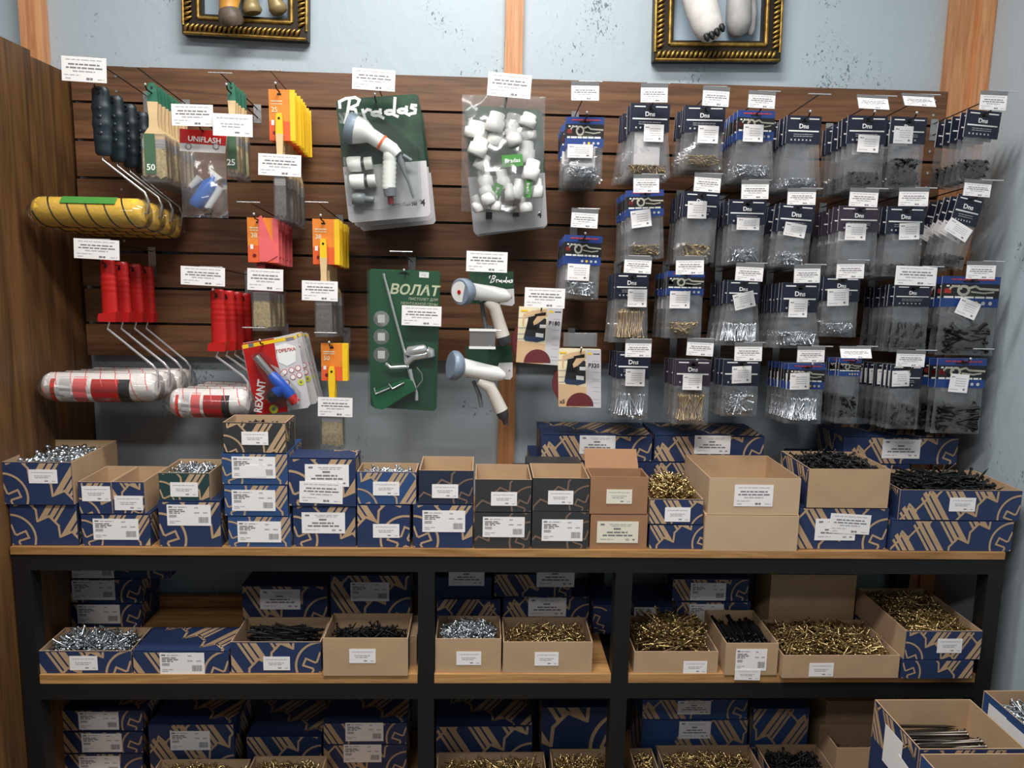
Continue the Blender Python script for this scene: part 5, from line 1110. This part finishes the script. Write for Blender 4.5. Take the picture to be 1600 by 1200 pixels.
# ---------------------------------------------------------------- gilt frames with animal limbs
def gilt_frame(label, limblabel, bl_, br_, tilt, hgt, mk):
    Yf = -.005
    A, B_ = at(*bl_, Yf), at(*br_, Yf); w_ = (B_-A).length
    r = thing('gilt_frame', label, 'picture frame', (A+B_)/2, (0, tilt, 0))
    fw = .052
    rails = [(-w_/2, w_/2, 0, fw, 'x'), (-w_/2, w_/2, hgt-fw, hgt, 'x'), (-w_/2, -w_/2+fw, fw, hgt-fw, 'z'), (w_/2-fw, w_/2, fw, hgt-fw, 'z')]
    for x0, x1, z0, z1, ax in rails:
        m_ = MB(); m_.box(x0, x1, .012, .046, z0, z1, 0)
        rl = ob('frame_rail', m_, ['gilt_dark'], r)
        outer = (z0 == 0 or x0 == -w_/2)
        if ax == 'x':
            zo = z0+.016 if z0 == 0 else z1-.016; zi = z1-.010 if z0 == 0 else z0+.010
            ob('outer_moulding', MB().tube([(x0+.004, .012, zo-.013 if z0 == 0 else zo+.013), (x1-.004, .012, zo-.013 if z0 == 0 else zo+.013)], .0045, 8), ['gilt'], rl)
            ob('inner_moulding', MB().tube([(x0+fw-.010, .012, zi), (x1-fw+.010, .012, zi)], .006, 8), ['gilt'], rl)
            n = int((x1-x0-.02)/.0125); bd = MB()
            for k in range(n):
                x = x0+.012+k*.0125; bd.tube([(x-.004, .010, zo-.008), (x, .004, zo), (x+.006, .010, zo+.009)], [.0025, .0048, .0025], 6)
        else:
            left = x0 < 0; xo = x0+.016 if left else x1-.016; xi = x1-.010 if left else x0+.010
            ob('outer_moulding', MB().tube([(xo+(-.013 if left else .013), .012, z0-.03), (xo+(-.013 if left else .013), .012, z1+.03)], .0045, 8), ['gilt'], rl)
            ob('inner_moulding', MB().tube([(xi, .012, z0-.01), (xi, .012, z1+.01)], .006, 8), ['gilt'], rl)
            n = int((z1-z0+.03)/.0125); bd = MB()
            for k in range(n):
                z = z0-.015+k*.0125; bd.tube([(xo-.008, .010, z-.004), (xo, .004, z), (xo+.009, .010, z+.006)], [.0025, .0048, .0025], 6)
        ob('rope_carving', bd, ['gilt'], rl)['kind'] = 'stuff'
    ob('back_panel', MB().box(-w_/2+fw-.006, w_/2-fw+.006, .034, .044, fw-.006, hgt-fw+.006), ['pale_blue_panel'], r)
    P = (A+B_)/2
    s = thing('animal_limb_sculpture', limblabel, 'sculpture', P)
    def q(px, py, y=0.0): v = at(px, py, Yf+y)-P; return (v.x, v.z)
    mk(s, q, .00172)
def limb(s, q, m1, name, pts, mt, seg=16, flat=1.0):
    return ob(name, MB().tube([(q(p[0], p[1], p[3])[0], p[3], q(p[0], p[1], p[3])[1]) for p in pts], [p[2]*m1 for p in pts], seg), [mt], s)
def mk_hoof(s, q, m1):
    limb(s, q, m1, 'foreleg', [(352, -130, 24, -.03), (362, -70, 20, -.045), (362, -30, 16, -.05), (360, -5, 15, -.05), (357, 12, 13.5, -.05), (360, 22, 15, -.05)], 'amber')
    limb(s, q, m1, 'hoof', [(358, 17, 15, -.05), (360, 27, 17.5, -.052), (363, 36, 18, -.052), (364, 40, 13, -.05)], 'hoof')
    limb(s, q, m1, 'hind_leg', [(400, -120, 20, .0), (394, -40, 14, -.004), (392, -2, 10, -.004), (393, 8, 12, -.006), (394, 16, 15, -.008), (395, 21, 12, -.008)], 'olive_bronze')
    limb(s, q, m1, 'tail', [(440, -110, 12, .0), (432, -20, 9, 0), (430, 2, 11, 0), (434, 12, 14, 0), (437, 19, 12, 0), (438, 22, 6, 0)], 'olive_bronze')
    limb(s, q, m1, 'torso', [(330, -150, 20, .0), (350, -160, 40, -.01), (400, -165, 44, -.01), (440, -150, 26, 0)], 'amber')
def mk_paw(s, q, m1):
    limb(s, q, m1, 'foreleg', [(1075, -150, 30, -.02), (1080, -80, 27, -.035), (1086, -30, 26, -.045), (1096, 10, 25, -.05), (1104, 36, 23, -.055), (1110, 48, 21, -.056), (1114, 57, 16, -.055), (1116, 62, 8, -.055)], 'fur_white')
    for cx_, cy_ in [(1105, 60), (1113, 57), (1121, 52), (1129, 45)]: limb(s, q, m1, 'claw', [(cx_-2, cy_-5, 4.2, -.085), (cx_, cy_, 4.4, -.092), (cx_+1.5, cy_+5, 1.6, -.090)], 'black', 8)
    limb(s, q, m1, 'hind_leg', [(1170, -140, 24, .01), (1160, -60, 22, .008), (1155, 0, 19, .006), (1154, 34, 20, .004), (1152, 50, 15, .004), (1151, 57, 5, .004)], 'fur_grey')
    limb(s, q, m1, 'heel', [(1168, -20, 12, .012), (1173, 20, 10, .012), (1172, 48, 8, .012), (1172, 55, 3, .012)], 'fur_grey')
    limb(s, q, m1, 'torso', [(1060, -160, 20, .0), (1085, -175, 42, -.01), (1140, -175, 46, -.01), (1180, -160, 26, 0)], 'fur_white')
gilt_frame('gilt rope-carved frame around an amber hoofed animal', 'amber hoofed animal sculpture stepping out of its gilt frame', (282, 50), (479, 62), .022, .47, mk_hoof)
gilt_frame('gilt rope-carved frame around a white clawed animal', 'white clawed animal sculpture stepping out of its gilt frame', (1023, 93), (1222, 94), -.024, .47, mk_paw)
